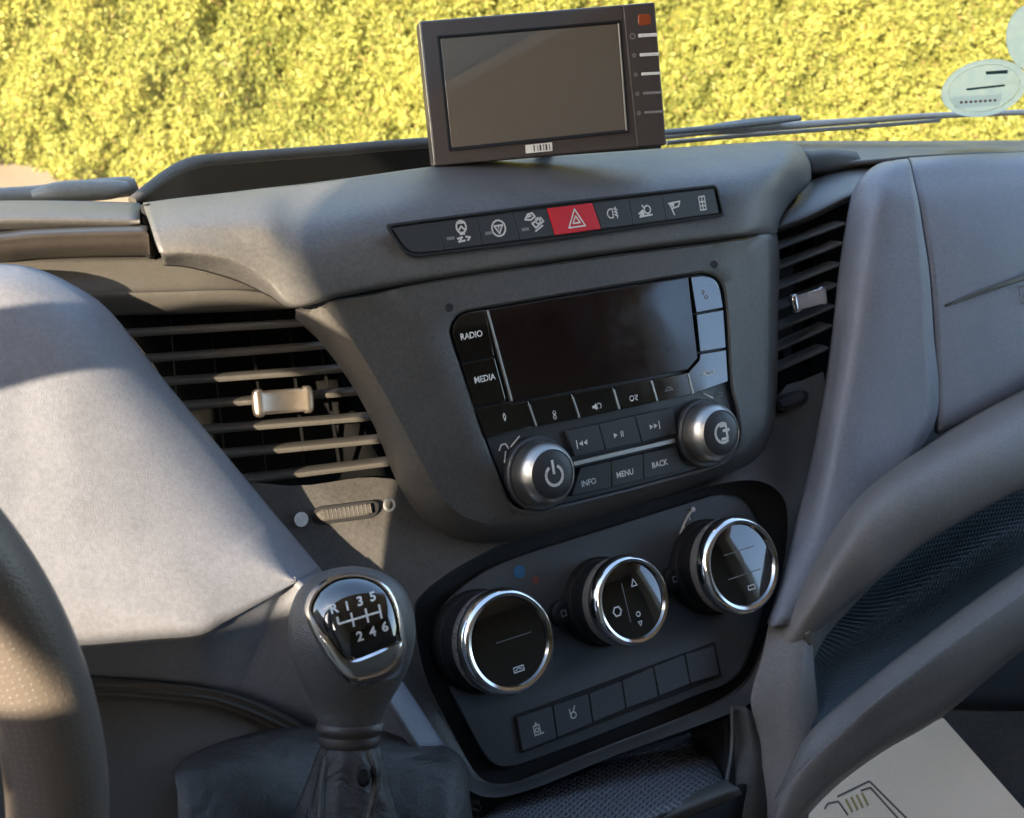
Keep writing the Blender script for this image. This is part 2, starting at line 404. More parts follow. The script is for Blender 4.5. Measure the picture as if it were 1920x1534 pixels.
def noise2(x, z, seed=0):
    r = np.random.default_rng(seed); o = np.zeros_like(x); a = 1.
    for k in range(5):
        for j in range(4):
            th = r.uniform(0, 6.28); fq = 2.2 * 2.0 ** k * r.uniform(.7, 1.4)
            o += a * np.sin(fq * (x * math.cos(th) + z * math.sin(th)) * 2 + r.uniform(0, 6.28)) / 4
        a *= .62
    return o
def leaves(n, s0, s1, z0, z1, L0, W0, seed, K=6):
    """n sprays of K narrow leaflets fanning from one point"""
    r = np.random.default_rng(seed)
    s = r.uniform(s0, s1, n); z = r.uniform(z0, z1, n); big = noise2(s, z, 7); fine = noise2(s * 4.2, z * 4.2, 19)
    dep = .07 * big + .045 * fine - np.abs(r.normal(0, .02, n))
    cen = HP + s[:, None] * HD + HN * dep[:, None]; cen[:, 2] = z
    main = r.normal(size=(n, 3)) * .7 + HN * .6 + np.array([0, 0, .5]); main /= np.linalg.norm(main, axis=1)[:, None]
    t0 = np.clip(.5 + .13 * noise2(s * 1.3, z * 1.3, 11) + .16 * fine + r.normal(0, .13, n), 0, 1)
    V_, C_ = [], []
    for k in range(K):
        ax = main + r.normal(size=(n, 3)) * .42; ax /= np.linalg.norm(ax, axis=1)[:, None]
        sd = np.cross(ax, HN + r.normal(size=(n, 3)) * .5); sd /= np.linalg.norm(sd, axis=1)[:, None]
        l = L0 * r.uniform(.6, 1.3, n)[:, None]; w_ = W0 * r.uniform(.6, 1.3, n)[:, None]; o = cen + r.normal(size=(n, 3)) * L0 * .25
        V_.append(np.stack([o, o + ax * l * .5 + sd * w_, o + ax * l, o + ax * l * .5 - sd * w_], 1))
        t = np.clip(t0 + r.normal(0, .10, n), 0, 1)[:, None]
        c = np.array([.16, .19, .045]) * (1 - t) + np.array([.42, .40, .095]) * t
        br = (r.uniform(size=n) < .05)[:, None]; c = np.where(br, np.array([.30, .21, .08]), c)
        C_.append(np.repeat(c[:, None], 4, 1))
    return np.stack(V_, 1).reshape(-1, 3), np.stack(C_, 1).reshape(-1, 3)
v1, c1 = leaves(112000, -2.2, 5.6, .0, 1.40, .020, .0036, 1)
v2, c2 = leaves(9000, -6, 7.5, 1.42, 2.5, .07, .016, 2, 5)
v3, c3 = leaves(3500, -6, -2.2, 0, 1.45, .07, .016, 3, 5)
v4, c4 = leaves(1500, 5.6, 7.5, 0, 1.45, .07, .016, 4, 5)
vv = np.concatenate([v1, v2, v3, v4]) - HP; cc = np.concatenate([c1, c2, c3, c4])
nq = len(vv) // 4; me = bpy.data.meshes.new('foliage'); me.vertices.add(len(vv)); me.vertices.foreach_set('co', vv.ravel())
me.loops.add(nq * 4); me.loops.foreach_set('vertex_index', np.arange(nq * 4)); me.polygons.add(nq)
me.polygons.foreach_set('loop_start', np.arange(nq) * 4); me.polygons.foreach_set('loop_total', np.full(nq, 4))
ca = me.color_attributes.new('leafcol', 'FLOAT_COLOR', 'POINT'); ca.data.foreach_set('color', np.concatenate([cc, np.ones((len(cc), 1))], 1).ravel())
me.update(); me.materials.append(leaf_mat()); fo = bpy.data.objects.new('foliage', me); COL.objects.link(fo); fo.parent = hedge; fo['kind'] = 'stuff'
def hbox(name, s0, s1, d0, d1, z0, z1, mat):
    vs = [HP + HD * s + HN * d + np.array([0, 0, z]) for s in (s0, s1) for d in (d0, d1) for z in (z0, z1)]
    return mesh_obj(name, vs, [(0, 1, 3, 2), (4, 6, 7, 5), (0, 4, 5, 1), (2, 3, 7, 6), (0, 2, 6, 4), (1, 5, 7, 3)], mat, hedge, smooth=False)
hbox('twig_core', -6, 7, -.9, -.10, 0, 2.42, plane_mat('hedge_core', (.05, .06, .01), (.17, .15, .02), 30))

# ================================================================== CAB SHELL (roof, unseen doors with openings shaped for the sunlight, rear wall)
cab = thing('van_cab', 'unseen pale lined roof, light-shaping doors and rear wall of the van cab around the dashboard', 'van cab', (.5, 0, 1.1))
boxw('roof', (-.56, -.75, 2.52), (1.6, .40, 2.56), 'cloth', cab)
boxw('rear_wall', (-.56, -.80, 1.0), (1.6, -.75, 2.56), 'cloth2', cab)
DX = -.50
# unseen driver's door, opening shaped to cast the sun patches, outline in (Y, Z)
def prism(name, yz, x0, x1, mat, par):
    n = len(yz); vs = [(x, y, z) for x in (x0, x1) for y, z in yz]
    return mesh_obj(name, vs, [tuple(range(n)), tuple(range(2 * n - 1, n - 1, -1))] + [(k, k + n, (k + 1) % n + n, (k + 1) % n) for k in range(n)], mat, par, smooth=False)
prism('unseen_door_panel', [(-.75, 1.0), (.80, 1.0), (.80, 1.93), (.62, 1.94), (.30, 1.95), (.13, 1.985), (.07, 2.018), (.03, 2.05), (-.01, 2.075), (-.75, 2.075)], DX - .02, DX, 'cloth', cab)
prism('unseen_door_pillar', [(-.75, 2.075), (-.01, 2.075), (.04, 2.122), (.14, 2.213), (.30, 2.38), (.40, 2.42), (.40, 2.52), (-.75, 2.52)], DX - .02, DX, 'cloth', cab)
boxw('unseen_door_panel', (1.55, -.75, 1.0), (1.61, .80, 1.75), 'cloth', cab)
boxw('unseen_door_pillar', (1.55, -.75, 1.75), (1.61, -.62, 2.52), 'cloth', cab)  # unseen, rear edge set back so the radio keys mirror the sky
boxw('door_header', (1.55, -.62, 2.44), (1.61, .45, 2.52), 'cloth', cab)
fl = boxw('cab_floor', (-.56, -.75, .93), (1.6, .80, .98), 'carpet', None); retag(fl, 'dark carpeted cab floor under the dashboard', None, None, 'structure')

# windscreen
wn = nz([0, -.80, .60]); wn = nz([0, -.885, -.466]) if False else nz([0, -.88, .0])
a_ = np.array([0, .84, 1.42]); b_w = np.array([0, .41, 2.56]); wv = nz(b_w - a_); wnn = nz(np.cross([1, 0, 0], wv))
if wnn[1] > 0: wnn = -wnn
FW = Frame(a_, [1, 0, 0], wv, wnn)
WL = np.linalg.norm(b_w - a_)
ws = mesh_obj('windscreen', [FW.w(u, v_, h) for u in (-.55, 1.6) for v_ in (0, WL) for h in (0, -.005)],
              [(0, 1, 3, 2), (4, 6, 7, 5), (0, 4, 5, 1), (2, 3, 7, 6), (0, 2, 6, 4), (1, 5, 7, 3)], 'glass', None, smooth=False)
retag(ws, 'large clear sloping windscreen between the dashboard and the hedge', 'windscreen')

# sticker on the windscreen
st = thing('windscreen_sticker', 'round pale green paper badge stuck low on the windscreen at the right', 'sticker', FW.pix(1845, 165, .002))
su = FW.uv(1845, 165, .001)
def ell(rx, ry, h, n=40, dx=0, dy=0): return [FW.pix(1845 + dx + rx * math.cos(2 * math.pi * k / n) + ry * .18 * math.sin(2*math.pi*k/n), 165 + dy + ry * math.sin(2 * math.pi * k / n) - rx * .22 * math.cos(2 * math.pi * k / n), h) for k in range(n)]
loft('rim', [ell(80, 52, .0004), ell(80, 52, .001), ell(66, 42, .001), ell(66, 42, .0004)], 'sticker', st, cap=False)
loft('film', [ell(66, 42, .0004), ell(65, 41, .0008)], 'sticker', st)
def qd(name, px, h, m, par, fr): return mesh_obj(name, [fr.pix(x, y, h) for x, y in px], [tuple(range(len(px)))], m, par, smooth=False)
qd('label_field', [(1784, 182), (1880, 176), (1874, 198), (1790, 204)], .0012, 'stickerwhite', st, FW)
for x in range(1800, 1870, 9): qd('print_mark', [(x, 190 - (x - 1800) * .06), (x + 5, 189.7 - (x - 1800) * .06), (x + 5, 194 - (x - 1800) * .06), (x, 194.5 - (x - 1800) * .06)], .0016, 'inkred', st, FW)
qd('print_mark', [(1848, 134), (1890, 131), (1889, 138), (1849, 140)], .0012, 'stickerdark', st, FW)
qd('print_mark', [(1812, 166), (1884, 158), (1884, 162), (1812, 170)], .0012, 'stickerdark', st, FW)
s2 = loft('reflection_disc', [[FW.pix(1932 + 46 * math.cos(t * .157), 70 + 62 * math.sin(t * .157), h) for t in range(40)] for h in (.0004, .001)], 'sticker', None)  # film disc added to imitate a pale reflection in the glass
retag(s2, 'pale translucent disc imitating a reflection on the windscreen above the round green badge', 'sticker')

# wipers, just outside the glass
def WO(x, y, h=-.03): return FW.pix(x, y, h)
wr = thing('wiper', 'long thin windscreen wiper with jointed arm lying beyond the passenger side dash', 'wiper', WO(1400, 240), 'windscreen wipers')
tube('arm', [WO(1200, 262), WO(1330, 247), WO(1450, 238), WO(1620, 226), WO(1775, 216), WO(2000, 208)], [.002, .0026, .0034, .0028, .0028, .0026], 'wiperarm', wr)
tube('blade', [WO(1180, 254, -.025), WO(1340, 240, -.025), WO(1420, 231, -.025), WO(1500, 222, -.025)], [.002, .0026, .0028, .002], 'wiper', wr)
tube('hinge', [WO(1340, 246), WO(1400, 239), WO(1460, 235)], [.003, .005, .003], 'wiperarm', wr)
tube('link', [WO(1340, 238, -.027), WO(1420, 228, -.03), WO(1496, 220, -.027)], [.0026, .0032, .002], 'wiper', wr)
tube('lower_rod', [WO(1250, 268, -.03), WO(1400, 254, -.03), WO(1640, 236, -.03), WO(1760, 226, -.03)], .0018, 'wiperarm', wr)
wl = thing('wiper', 'short grey end of a wiper blade resting at the driver side edge of the glass', 'wiper', WO(120, 355), 'windscreen wipers')
tube('blade', [WO(-80, 374), WO(60, 366), WO(160, 356), WO(240, 350), WO(256, 346)], [.0055, .0055, .006, .0062, .004], 'wiper', wl)
tube('cover', [WO(60, 368, -.022), WO(110, 360, -.02), WO(200, 356, -.02), WO(238, 352, -.022)], [.003, .006, .006, .004], 'wiper', wl)

# ================================================================== DASHBOARD
dash = thing('dashboard', 'grey and slate moulded van dashboard with centre console and open shelf', 'dashboard', (.5, .8, 1.0))
# dark body behind everything
patch('body', [[(x, 400 if x > 300 else 440, -.13) if x < 1200 else (x, 318, -.13), (x, 700, -.125), (x, 1000, -.11), (x, 1300, -.06), (x, 1560, -.03), (x, 1900, 0)] for x in (-150, 400, 900, 1250, 1440)], 'black', dash, 4, .02)
patch('body', [[(x, 318, -.131), (x, 700, -.127), (x, 1000, -.09), (x, 1200, -.06), (x, 1330, -.045)] for x in (1430, 1560, 1800, 2080)], 'black', dash, 4, .02)
# hood / top cover
def hoodcol(xt, yt, xs, ys, hs=(-.07, -.042, -.016, -.004, 0, .0015, -.001, -.006), bulge=0):
    ts = (0, .12, .30, .50, .70, .92, .985, 1.0)
    return [(xt + (xs - xt) * t, yt + (ys - yt) * t, h) for t, h in zip(ts, hs)]
hood = [
    [(268, 380, -.07), (271, 390, -.05), (277, 405, -.03), (284, 425, -.012), (291, 446, -.004), (299, 468, .0), (303, 482, -.002), (305, 498, -.018)],
    [(335, 371, -.07), (337, 381, -.045), (341, 398, -.024), (347, 420, -.008), (352, 445, -.001), (357, 468, .002), (359, 481, -.001), (361, 504, -.018)],
    [(425, 361, -.07), (426, 372, -.044), (428, 392, -.020), (432, 420, -.005), (434, 450, .0), (438, 480, .002), (440, 496, -.001), (445, 528, -.018)],
    [(500, 352, -.07), (500, 366, -.044), (500, 392, -.018), (501, 425, -.003), (500, 462, .001), (499, 510, .001), (500, 530, -.002), (505, 556, -.018)],
    hoodcol(575, 344, 551, 578, (-.07, -.042, -.016, -.003, .001, .001, -.002, -.012)),
    hoodcol(680, 330, 640, 557), hoodcol(812, 312, 773, 532), hoodcol(930, 302, 930, 508), hoodcol(1060, 291, 1050, 490),
    hoodcol(1200, 281, 1180, 471), hoodcol(1330, 272, 1310, 455), hoodcol(1410, 267, 1395, 444),
    [(1462, 264, -.07), (1470, 278, -.045), (1468, 305, -.024), (1455, 340, -.014), (1443, 375, -.010), (1438, 415, -.008), (1438, 433, -.01), (1440, 440, -.014)],
    [(1497, 272, -.075), (1505, 288, -.06), (1503, 312, -.045), (1488, 345, -.035), (1466, 385, -.026), (1456, 415, -.02), (1454, 430, -.02), (1454, 438, -.022)],
    [(1503, 280, -.09), (1517, 300, -.075), (1521, 322, -.065), (1517, 346, -.055), (1484, 378, -.045), (1464, 410, -.035), (1459, 430, -.032), (1457, 438, -.03)],
]
patch('top_cover', hood, 'dash', dash, 6, .003)
# raised dark rim of the tray behind the cover
patch('tray_back', [[(262, 374, -.11), (263, 384, -.118)], [(320, 327, -.125), (325, 390, -.15)], [(380, 306, -.14), (385, 385, -.17)], [(560, 286, -.155), (560, 368, -.185)], [(812, 270, -.16), (815, 335, -.19)], [(1000, 262, -.16), (1000, 320, -.19)], [(1240, 262, -.16), (1240, 300, -.19)]], 'black', dash, 6, .004)
tube('tray_rim', [P(248, 377, -.11), P(300, 338, -.125), P(352, 309, -.14), P(420, 298, -.148), P(600, 284, -.155), P(815, 267, -.16), P(1000, 262, -.162), P(1190, 262, -.162)], [.0028, .0036, .0042, .0040, .0038, .0038, .0038, .0038], 'lower', dash, 10)
patch('dash_shelf', [[(255, 384, -.10), (262, 395, -.07)], [(600, 352, -.10), (600, 362, -.07)], [(1000, 306, -.10), (1000, 315, -.07)], [(1480, 272, -.10), (1480, 285, -.07)]], 'black', dash, 4, .01)
# fascia around the radio
FC = (1125, 730)
radio_px = [(847, 632), (848, 610), (856, 595), (874, 585), (909, 579), (1100, 547), (1289, 517), (1322, 514), (1343, 523), (1353, 540), (1359, 575), (1364, 654), (1368, 720),
            (1379, 770), (1383, 812), (1372, 846), (1345, 868), (1290, 886), (1160, 920), (1041, 949), (1005, 955), (975, 952), (957, 938), (942, 905), (911, 825), (880, 730)]
outer_px = [(552, 581, -.03), (700, 550, -.012), (829, 523, -.006), (1117, 482, -.006), (1300, 459, -.006), (1400, 446, -.012), (1457, 440, -.03), (1459, 600, -.03), (1457, 740, -.03), (1449, 815, -.03), (1425, 858, -.028), (1383, 884, -.024),
            (1262, 926, -.02), (1134, 968, -.018), (1006, 1004, -.018), (933, 1018, -.02), (869, 1016, -.024), (820, 997, -.028), (776, 955, -.03), (740, 895, -.03), (702, 800, -.03), (655, 715, -.03), (600, 640, -.03)]
def shrink(pts, k, c=FC, h=None, d=0):
    return [(c[0] + (x - c[0]) * k, c[1] + (y - c[1]) * k, (h if h is not None else hh)) for x, y, hh in pts]
plateau = [(612, 571, -.004), (700, 554, -.001), (829, 527, 0), (1117, 486, 0), (1300, 463, 0), (1400, 450, -.001), (1436, 452, -.005), (1438, 600, -.005), (1437, 740, -.004), (1430, 800, -.003), (1405, 838, -.003), (1370, 860, -.002),
           (1250, 898, -.002), (1125, 936, -.001), (1006, 968, -.001), (935, 982, -.002), (885, 974, -.002), (845, 950, -.002), (812, 905, -.003), (782, 850, -.003), (742, 775, -.003), (700, 700, -.003), (652, 625, -.003)]
lo = polar(outer_px, FC, 220, 5); lp = polar(plateau, FC, 220, 5); lr = polar([(x, y, 0) for x, y in radio_px], FC, 220, 5)
def mixl(a, b, t, dh=0): return [(p[0] + (q[0] - p[0]) * t, p[1] + (q[1] - p[1]) * t, p[2] + (q[2] - p[2]) * t + dh) for p, q in zip(a, b)]
fas = [mixl(lo, lp, -.0, -.003), lo, mixl(lo, lp, .12, .0025), mixl(lo, lp, .35, .0035), mixl(lo, lp, .7, .0025), lp, mixl(lp, lr, .35, 0), mixl(lp, lr, .7, .0006)]
lr2 = [(FC[0] + (x - FC[0]) * 1.028, FC[1] + (y - FC[1]) * 1.03, .0012) for x, y, h in lr]
lr3 = [(FC[0] + (x - FC[0]) * 1.008, FC[1] + (y - FC[1]) * 1.008, .0002) for x, y, h in lr]
lr4 = [(x, y, -.012) for x, y, h in lr3]
fas += [[(x, y, h) for x, y, h in lr2], lr3, lr4]
loft('centre_fascia', [[P(*p) for p in l] for l in fas], 'fascia', dash, cap=False)
for (x, y) in ((842, 577), (1339, 496)):
    lathe('screw_hole', F0, x, y, .0004, [(.0027, .0004), (.0024, .0008), (.0008, .0006)], 'groove', dash, 16)

# ---- radio -------------------------------------------------------
radio = thing('car_radio', 'black glossy car radio with wide display and two silver rotary knobs', 'car radio', P(1120, 730, -.01))
lrb = [P(*p[:2], -.0105) for p in polar([(x, y, 0) for x, y in radio_px], FC, 140, 5)]
def scal(l, k, h): return [P(FC[0] + (x - FC[0]) * k, FC[1] + (y - FC[1]) * k, h) for x, y, _ in polar([(a, b, 0) for a, b in radio_px], FC, 140, 5)]
loft('housing', [scal(0, .997, -.02), scal(0, .997, -.003), scal(0, .990, -.0022)], 'button', radio)
# glass keys and screen
H = .0016
def key(px, mat='glassblack', h=H, h0=-.002, r=.0012, par=None, name='key', gap=.00022, fr=None, bev=.0005):
    return plate(name, fr or F0, px, h0, h, mat, par or radio, r=r, gap=gap, bev=bev)
scr = key([(916, 580), (1291, 519), (1309, 672), (1290, 694), (963, 754)], 'screen', H + .0003, name='display', r=.0006)
tl = plate('key', F0, [(850, 606), (868, 587), (910, 580), (928, 668), (866, 680), (849, 628)], -.002, H, 'glassblack', radio, r=[.004, .006, .001, .001, .001, .003], gap=.0002)
ml = key([(866, 681), (928, 670), (950, 752), (891, 764)])
kbl = key([(891, 766), (950, 754), (962, 757), (991, 750), (1006, 800), (911, 822)])
k2 = key([(993, 750), (1073, 737), (1086, 785), (1008, 800)])
k3 = key([(1075, 737), (1150, 724), (1161, 769), (1088, 785)])
k4 = key([(1152, 724), (1221, 711), (1232, 754), (1163, 769)])
k5 = key([(1223, 711), (1288, 699), (1299, 740), (1234, 754)])
r1 = plate('key', F0, [(1294, 519), (1322, 516), (1341, 523), (1351, 542), (1357, 578), (1305, 588)], -.002, H, 'glassblack', radio, r=[.001, .006, .007, .006, .001, .001], gap=.0002)
r2 = key([(1305, 589), (1357, 580), (1362, 653), (1312, 661)])
r3 = key([(1312, 663), (1362, 655), (1366, 716), (1300, 740), (1291, 697), (1311, 675)])
def strip(name, fr, a, b, w0, h, mat, par, hh=.0006):
    a, b = np.array(a, float), np.array(b, float); d = (b - a) / np.linalg.norm(b - a); n = np.array([-d[1], d[0]]) * w0 / 2
    return plate(name, fr, [a - n, b - n, b + n, a + n], h - .002, h + hh, mat, par, r=.0002, bev=.0002, seg=2)
strip('trim_line', F0, (914, 582), (960, 752), 4, H, 'satin', radio)
for a, b in (((992, 758), (1006, 799)), ((1074, 745), (1087, 783)), ((1151, 730), (1162, 767)), ((1222, 714), (1233, 752)), ((1291, 700), (1300, 738))):
    strip('trim_line', F0, a, b, 3.2, H, 'satin', radio)
HI = H + .00025
for k, s, x, y, sz in ((tl, 'RADIO', 884, 629, .0052), (ml, 'MEDIA', 909, 710, .0052)):
    text('legend', s, on(F0, x, y, HI), sz, 'ink', k, .02, .95)
symbol('legend', on(F0, 946, 782, HI), .0022, [[(0, -1), (.4, 0), (0, 1), (-.4, .2), (0, -1)]], 'ink', kbl, .3)
symbol('legend', on(F0, 1040, 778, HI), .0026, [circ(0, .55, .4), circ(0, -.55, .4)], 'ink', k2, .25)
symbol('legend', on(F0, 1119, 762, HI), .0028, [circ(.6, 0, .6, -60, 240)], 'ink', k3, .22, [[(-1.2, -.3), (-.6, -.3), (-.1, -.8), (-.1, .8), (-.6, .3), (-1.2, .3)]])
symbol('legend', on(F0, 1189, 746, HI), .0026, [circ(-.7, 0, .6), [(.2, .5), (1.1, .5)], [(.9, -.7), (.3, -.2), (1, .2)]], 'ink', k4, .25)
symbol('legend', on(F0, 1254, 729, HI), .0026, [[(-1.2, -.4), (-.4, .4), (.4, .4), (1.2, -.4), (-1.2, -.4)], circ(0, 0, .3)], 'inkdim', k5, .22)
text('legend', 'VOICE', on(F0, 1329, 700, HI), .0040, 'ink', r3, .02)
symbol('legend', on(F0, 1322, 553, HI), .0030, [[(-.5, 1), (-.5, .1)], [(-.1, 1), (-.1, .3)], circ(.3, -.5, .4)], 'inkdim', r1, .18)
# lower matt keys
kp = [(1060, 808), (1122, 794), (1190, 779), (1262, 764)]; kb = [(1078, 858), (1136, 845), (1204, 830), (1270, 814)]
Hm = .0010; lower = []
for i in range(3):
    lower.append(key([kp[i], kp[i + 1], kb[i + 1], kb[i]], 'button', Hm, -.003, .001, gap=.0003, name='key'))
kq = [(1088, 876), (1146, 863), (1206, 849), (1268, 836)]; ke = [(1070, 932), (1147, 915), (1208, 900), (1282, 881)]
for i in range(3):
    lower.append(key([kq[i], kq[i + 1], ke[i + 1], ke[i]], 'button', Hm, -.003, .001, gap=.0003, name='key'))
HJ = Hm + .0002
TR = lambda x: [(x - .5, -.5), (x + .35, 0), (x - .5, .5)]
TL = lambda x: [(x + .5, -.5), (x - .35, 0), (x + .5, .5)]
symbol('legend', on(F0, 1092, 831, HJ), .0034, [[(-1.2, -.7), (-1.2, .7)]], 'ink', lower[0], .22, [TL(-.4), TL(.6)])
symbol('legend', on(F0, 1160, 815, HJ), .0034, [[(.6, -.5), (.6, .5)], [(1.0, -.5), (1.0, .5)]], 'ink', lower[1], .18, [TR(-.6)])
symbol('legend', on(F0, 1227, 799, HJ), .0034, [[(1.2, -.7), (1.2, .7)]], 'ink', lower[2], .22, [TR(-.6), TR(.4)])
for k, s, x, y in ((3, 'INFO', 1104, 905), (4, 'MENU', 1172, 888), (5, 'BACK', 1237, 870)):
    text('legend', s, on(F0, x, y, HJ), .0052, 'ink', lower[k], .02, .95)
strip('silver_bar', F0, (1076, 870), (1266, 826), 8, .0012, 'satin', radio, .0014)
symbol('dial_mark', on(F0, 944, 838, -.0018), .0030, [[(-1.1, -.5), (-.4, .5), (.6, .5), (1.1, -.5)]], 'ink', radio, .3)
symbol('dial_mark', on(F0, 966, 829, -.0018), .0034, [[(-1, -.6), (1, .8)]], 'ink', radio, .3)
symbol('dial_mark', on(F0, 947, 857, -.0018), .0034, [[(-.3, -.9), (.3, .9)]], 'ink', radio, .3)
symbol('dial_mark', on(F0, 1328, 742, -.0018), .0034, [[(-1, .6), (1, -.6)]], 'ink', radio, .3)
text('dial_mark', 'CD', on(F0, 1349, 740, -.0018), .004, 'inkdim', radio)
def radio_knob(cx, cy, R, icon):
    k = lathe('knob', F0, cx, cy, 0, [(R * 1.10, -.010), (R * 1.10, .000), (R * 1.06, .0015), (R * 1.0, .0018), (R, .006), (R * .985, .011), (R * .95, .0135), (R * .86, .0158), (R * .80, .0170), (R * .77, .0176), (R * .75, .0170)], 'satin', radio, 64, cap=False)
    kb_ = lathe('knob_base', F0, cx, cy, -.001, [(R * 1.17, -.008), (R * 1.17, .0025), (R * 1.12, .0035), (R * 1.0, .0035)], 'button', k, 64, cap=False)
    c = lathe('cap', F0, cx, cy, 0, [(R * .765, .012), (R * .765, .0168), (R * .70, .0180), (R * .4, .0186), (R * .1, .0188)], 'button', k, 48)
    uvc = F0.uv(cx, cy, 0); mp = lambda a, b: F0.w(uvc[0] + a, uvc[1] + b, .0191)
    if icon == 'power': symbol('power_symbol', mp, R * .36, [circ(0, -.1, .85, 125, 415), [(0, .1), (0, 1.15)]], 'ink', c if False else k, .26)
    else: symbol('phone_symbol', mp, R * .34, [circ(0, .0, .95, 60, 300), [(-.2, -.6), (.5, -.6), (.5, .7), (-.2, .7)], [(.1, .2), (.8, .2)]], 'ink', k, .28)
radio_knob(1006, 888, .0192, 'power'); radio_knob(1319, 812, .0192, 'phone')

# ---- switch strip ------------------------------------------------
ss = thing('switch_strip', 'long recessed switch strip with eight flat switches under the screen', 'switch strip', P(1040, 415, 0))
HS = .0022
def rimloop(px, k, h, r): 
    uv = [F0.uv(x, y, h) for x, y in px]; uv = roundpoly(inset(uv, k), r, 5); return [F0.w(a[0], a[1], h) for a in uv]
spx = [(726, 424), (1030, 384), (1343, 349), (1356, 402), (1050, 447), (764, 482)]
rr = [.004, .0, .004, .003, .0, .009]
loft('surround', [rimloop(spx, -.0012, -.001, rr), rimloop(spx, -.0012, .0030, rr), rimloop(spx, -.0004, .0036, rr), rimloop(spx, .0002, .0036, rr), rimloop(spx, .0008, .0024, rr), rimloop(spx, .0008, -.001, rr)], 'groove', ss, cap=False)
loft('recess', [rimloop(spx, .0004, -.002, rr), rimloop(spx, .0005, .0015, rr)], 'groove', ss)
tx = [730, 819, 893, 961, 1026, 1111, 1179, 1240, 1287, 1339]; ty = lambda x: 424 + (x - 726) * (349 - 424) / (1343 - 726) + 3
bx = [764, 834, 905, 975, 1042, 1128, 1187, 1250, 1293, 1349]; by = lambda x: 482 + (x - 764) * (402 - 482) / (1356 - 764) - 3
sw = []
HZ = .0030
for i in range(9):
    if i == 8: pts = None
    a, b = (i, i + 1)
    if i == 8: continue
    if i == 7: a, b = 7, 9
    px = [(tx[a], ty(tx[a])), (tx[b], ty(tx[b])), (bx[b], by(bx[b])), (bx[a], by(bx[a]))]
    if i == 0: px = [(734, 427), (tx[1], ty(tx[1])), (bx[1], by(bx[1])), (768, 476)]
    sw.append(plate('hazard_switch' if i == 4 else 'switch', F0, px, .0, HZ + (.0006 if i == 4 else 0), 'red' if i == 4 else 'button', ss, r=[.0008, .0008, .0008, .006 if i == 0 else .0008], gap=.00012, bev=.0004))
sw[4]['label'] = 'bright red hazard warning switch with white triangle'
h_ = HZ + .0002
def sg(i, x, y, size, lines, w=.16, fills=(), m='ink', dh=0): symbol('symbol', on(F0, x, y, h_ + dh), size, lines, m, sw[i], w, fills)
sg(1, 866, 433, .0052, [circ(0, .45, .62, sy=1.1), [(-.5, .0), (0, .5), (.5, 0)], [(-.5, .9), (.5, .9)], [(-.7, -.8), (-.1, -.7), (-.6, -1.15), (.2, -1.1)], [(.4, -.7), (.9, -.8), (.6, -1.1)]], .22, [[(-.35, -.45), (.35, -.45), (.35, -.1), (-.35, -.1)]])
sg(2, 935, 428, .0052, [circ(0, 0, .9), [(-.55, .3), (.55, .3), (0, -.6), (-.55, .3)]], .2, [[(-.1, .2), (.1, .2), (0, -.3)]])
sg(3, 1003, 415, .0056, [[(-1.2, .3), (-.8, .8), (-.2, .9), (.1, .5), (-.5, .2), (-1.2, .3)], [(-.4, -.2), (.8, .3), (1.1, -.1), (0, -.7), (-.4, -.2)], circ(.4, .0, .3)], .2, [[(-1, .4), (-.6, .75), (-.2, .6)], [(-.2, -1.0), (.9, -.45), (1.0, -.6), (-.1, -1.15)]])
sg(4, 1080, 411, .0062, [[(-1, -.75), (1, -.75), (0, 1), (-1, -.75)], [(-.42, -.38), (.42, -.38), (0, .32), (-.42, -.38)]], .15, dh=.0006)
sg(5, 1149, 400, .0046, [circ(-.3, 0, .6, 60, 300), [(0, .6), (0, -.6)], [(.3, .6), (.8, .4)], [(.3, .2), (.8, 0)], [(.3, -.2), (.8, -.4)], [(.5, .8), (.7, -.7)]], .18)
sg(6, 1210, 395, .0050, [circ(.35, .1, .5), [(-1.1, -.3), (-.4, .1)], [(-.4, .7), (-.1, .3)], [(-1, -.7), (1, -.6)]], .2, [[(-1.0, -.6), (-.2, -.6), (-.2, .0), (-.7, 0)]])
sg(7, 1317, 381, .0048, [rect(-.5, -.9, .5, .9), [(-.5, .2), (.5, .2)], [(0, -.9), (0, .9)], [(-.5, -.35), (.5, -.35)]], .2)
symbol('symbol', on(F0, 1266, 389, h_), .0050, [[(-1, .6), (.9, .7), (.6, .1), (-.6, -.1)], [(-.8, .5), (-.3, -.9)]], 'ink', sw[7] if len(sw) < 9 else sw[6], .2, [[(-.9, .6), (0, .5), (-.3, 0)]])
for i, (x, y) in ((1, (845, 447)), (2, (917, 437)), (3, (985, 430))): symbol('legend', on(F0, x, y, h_), .002, [[(-1, 0), (1, 0)]], 'inkdim', sw[i], .9)

# ---- left rail and dash top left ---------------------------------
patch('driver_top', [[(x, 374 + k, -.11), (x, 382 + k, -.08), (x, 396 + k * .8, -.055), (x, 412 + k * .6, -.045), (x, 432 + k * .3, -.055)] for x, k in ((-120, 6), (0, 2), (120, 2), (262, 6))], 'dash', dash, 6, .003)
rail = [[(x, y0, -.05), (x, y0 + 6, -.036), (x, y0 + 14, -.032), (x + 2, y0 + 24, -.033), (x + 3, y0 + 40, -.036), (x + 4, y0 + 56, -.045), (x + 4, y0 + 60, -.06)] for x, y0 in ((-120, 438), (0, 434), (60, 428), (160, 424), (262, 422), (278, 424))]
patch('driver_rail', rail, 'rail', dash, 6, .003)
patch('rail_end', [[(276, 424, -.034), (280, 455, -.036), (282, 486, -.046)], [(292, 440, -.05), (298, 462, -.05), (302, 486, -.055)]], 'black', dash, 4, .003)
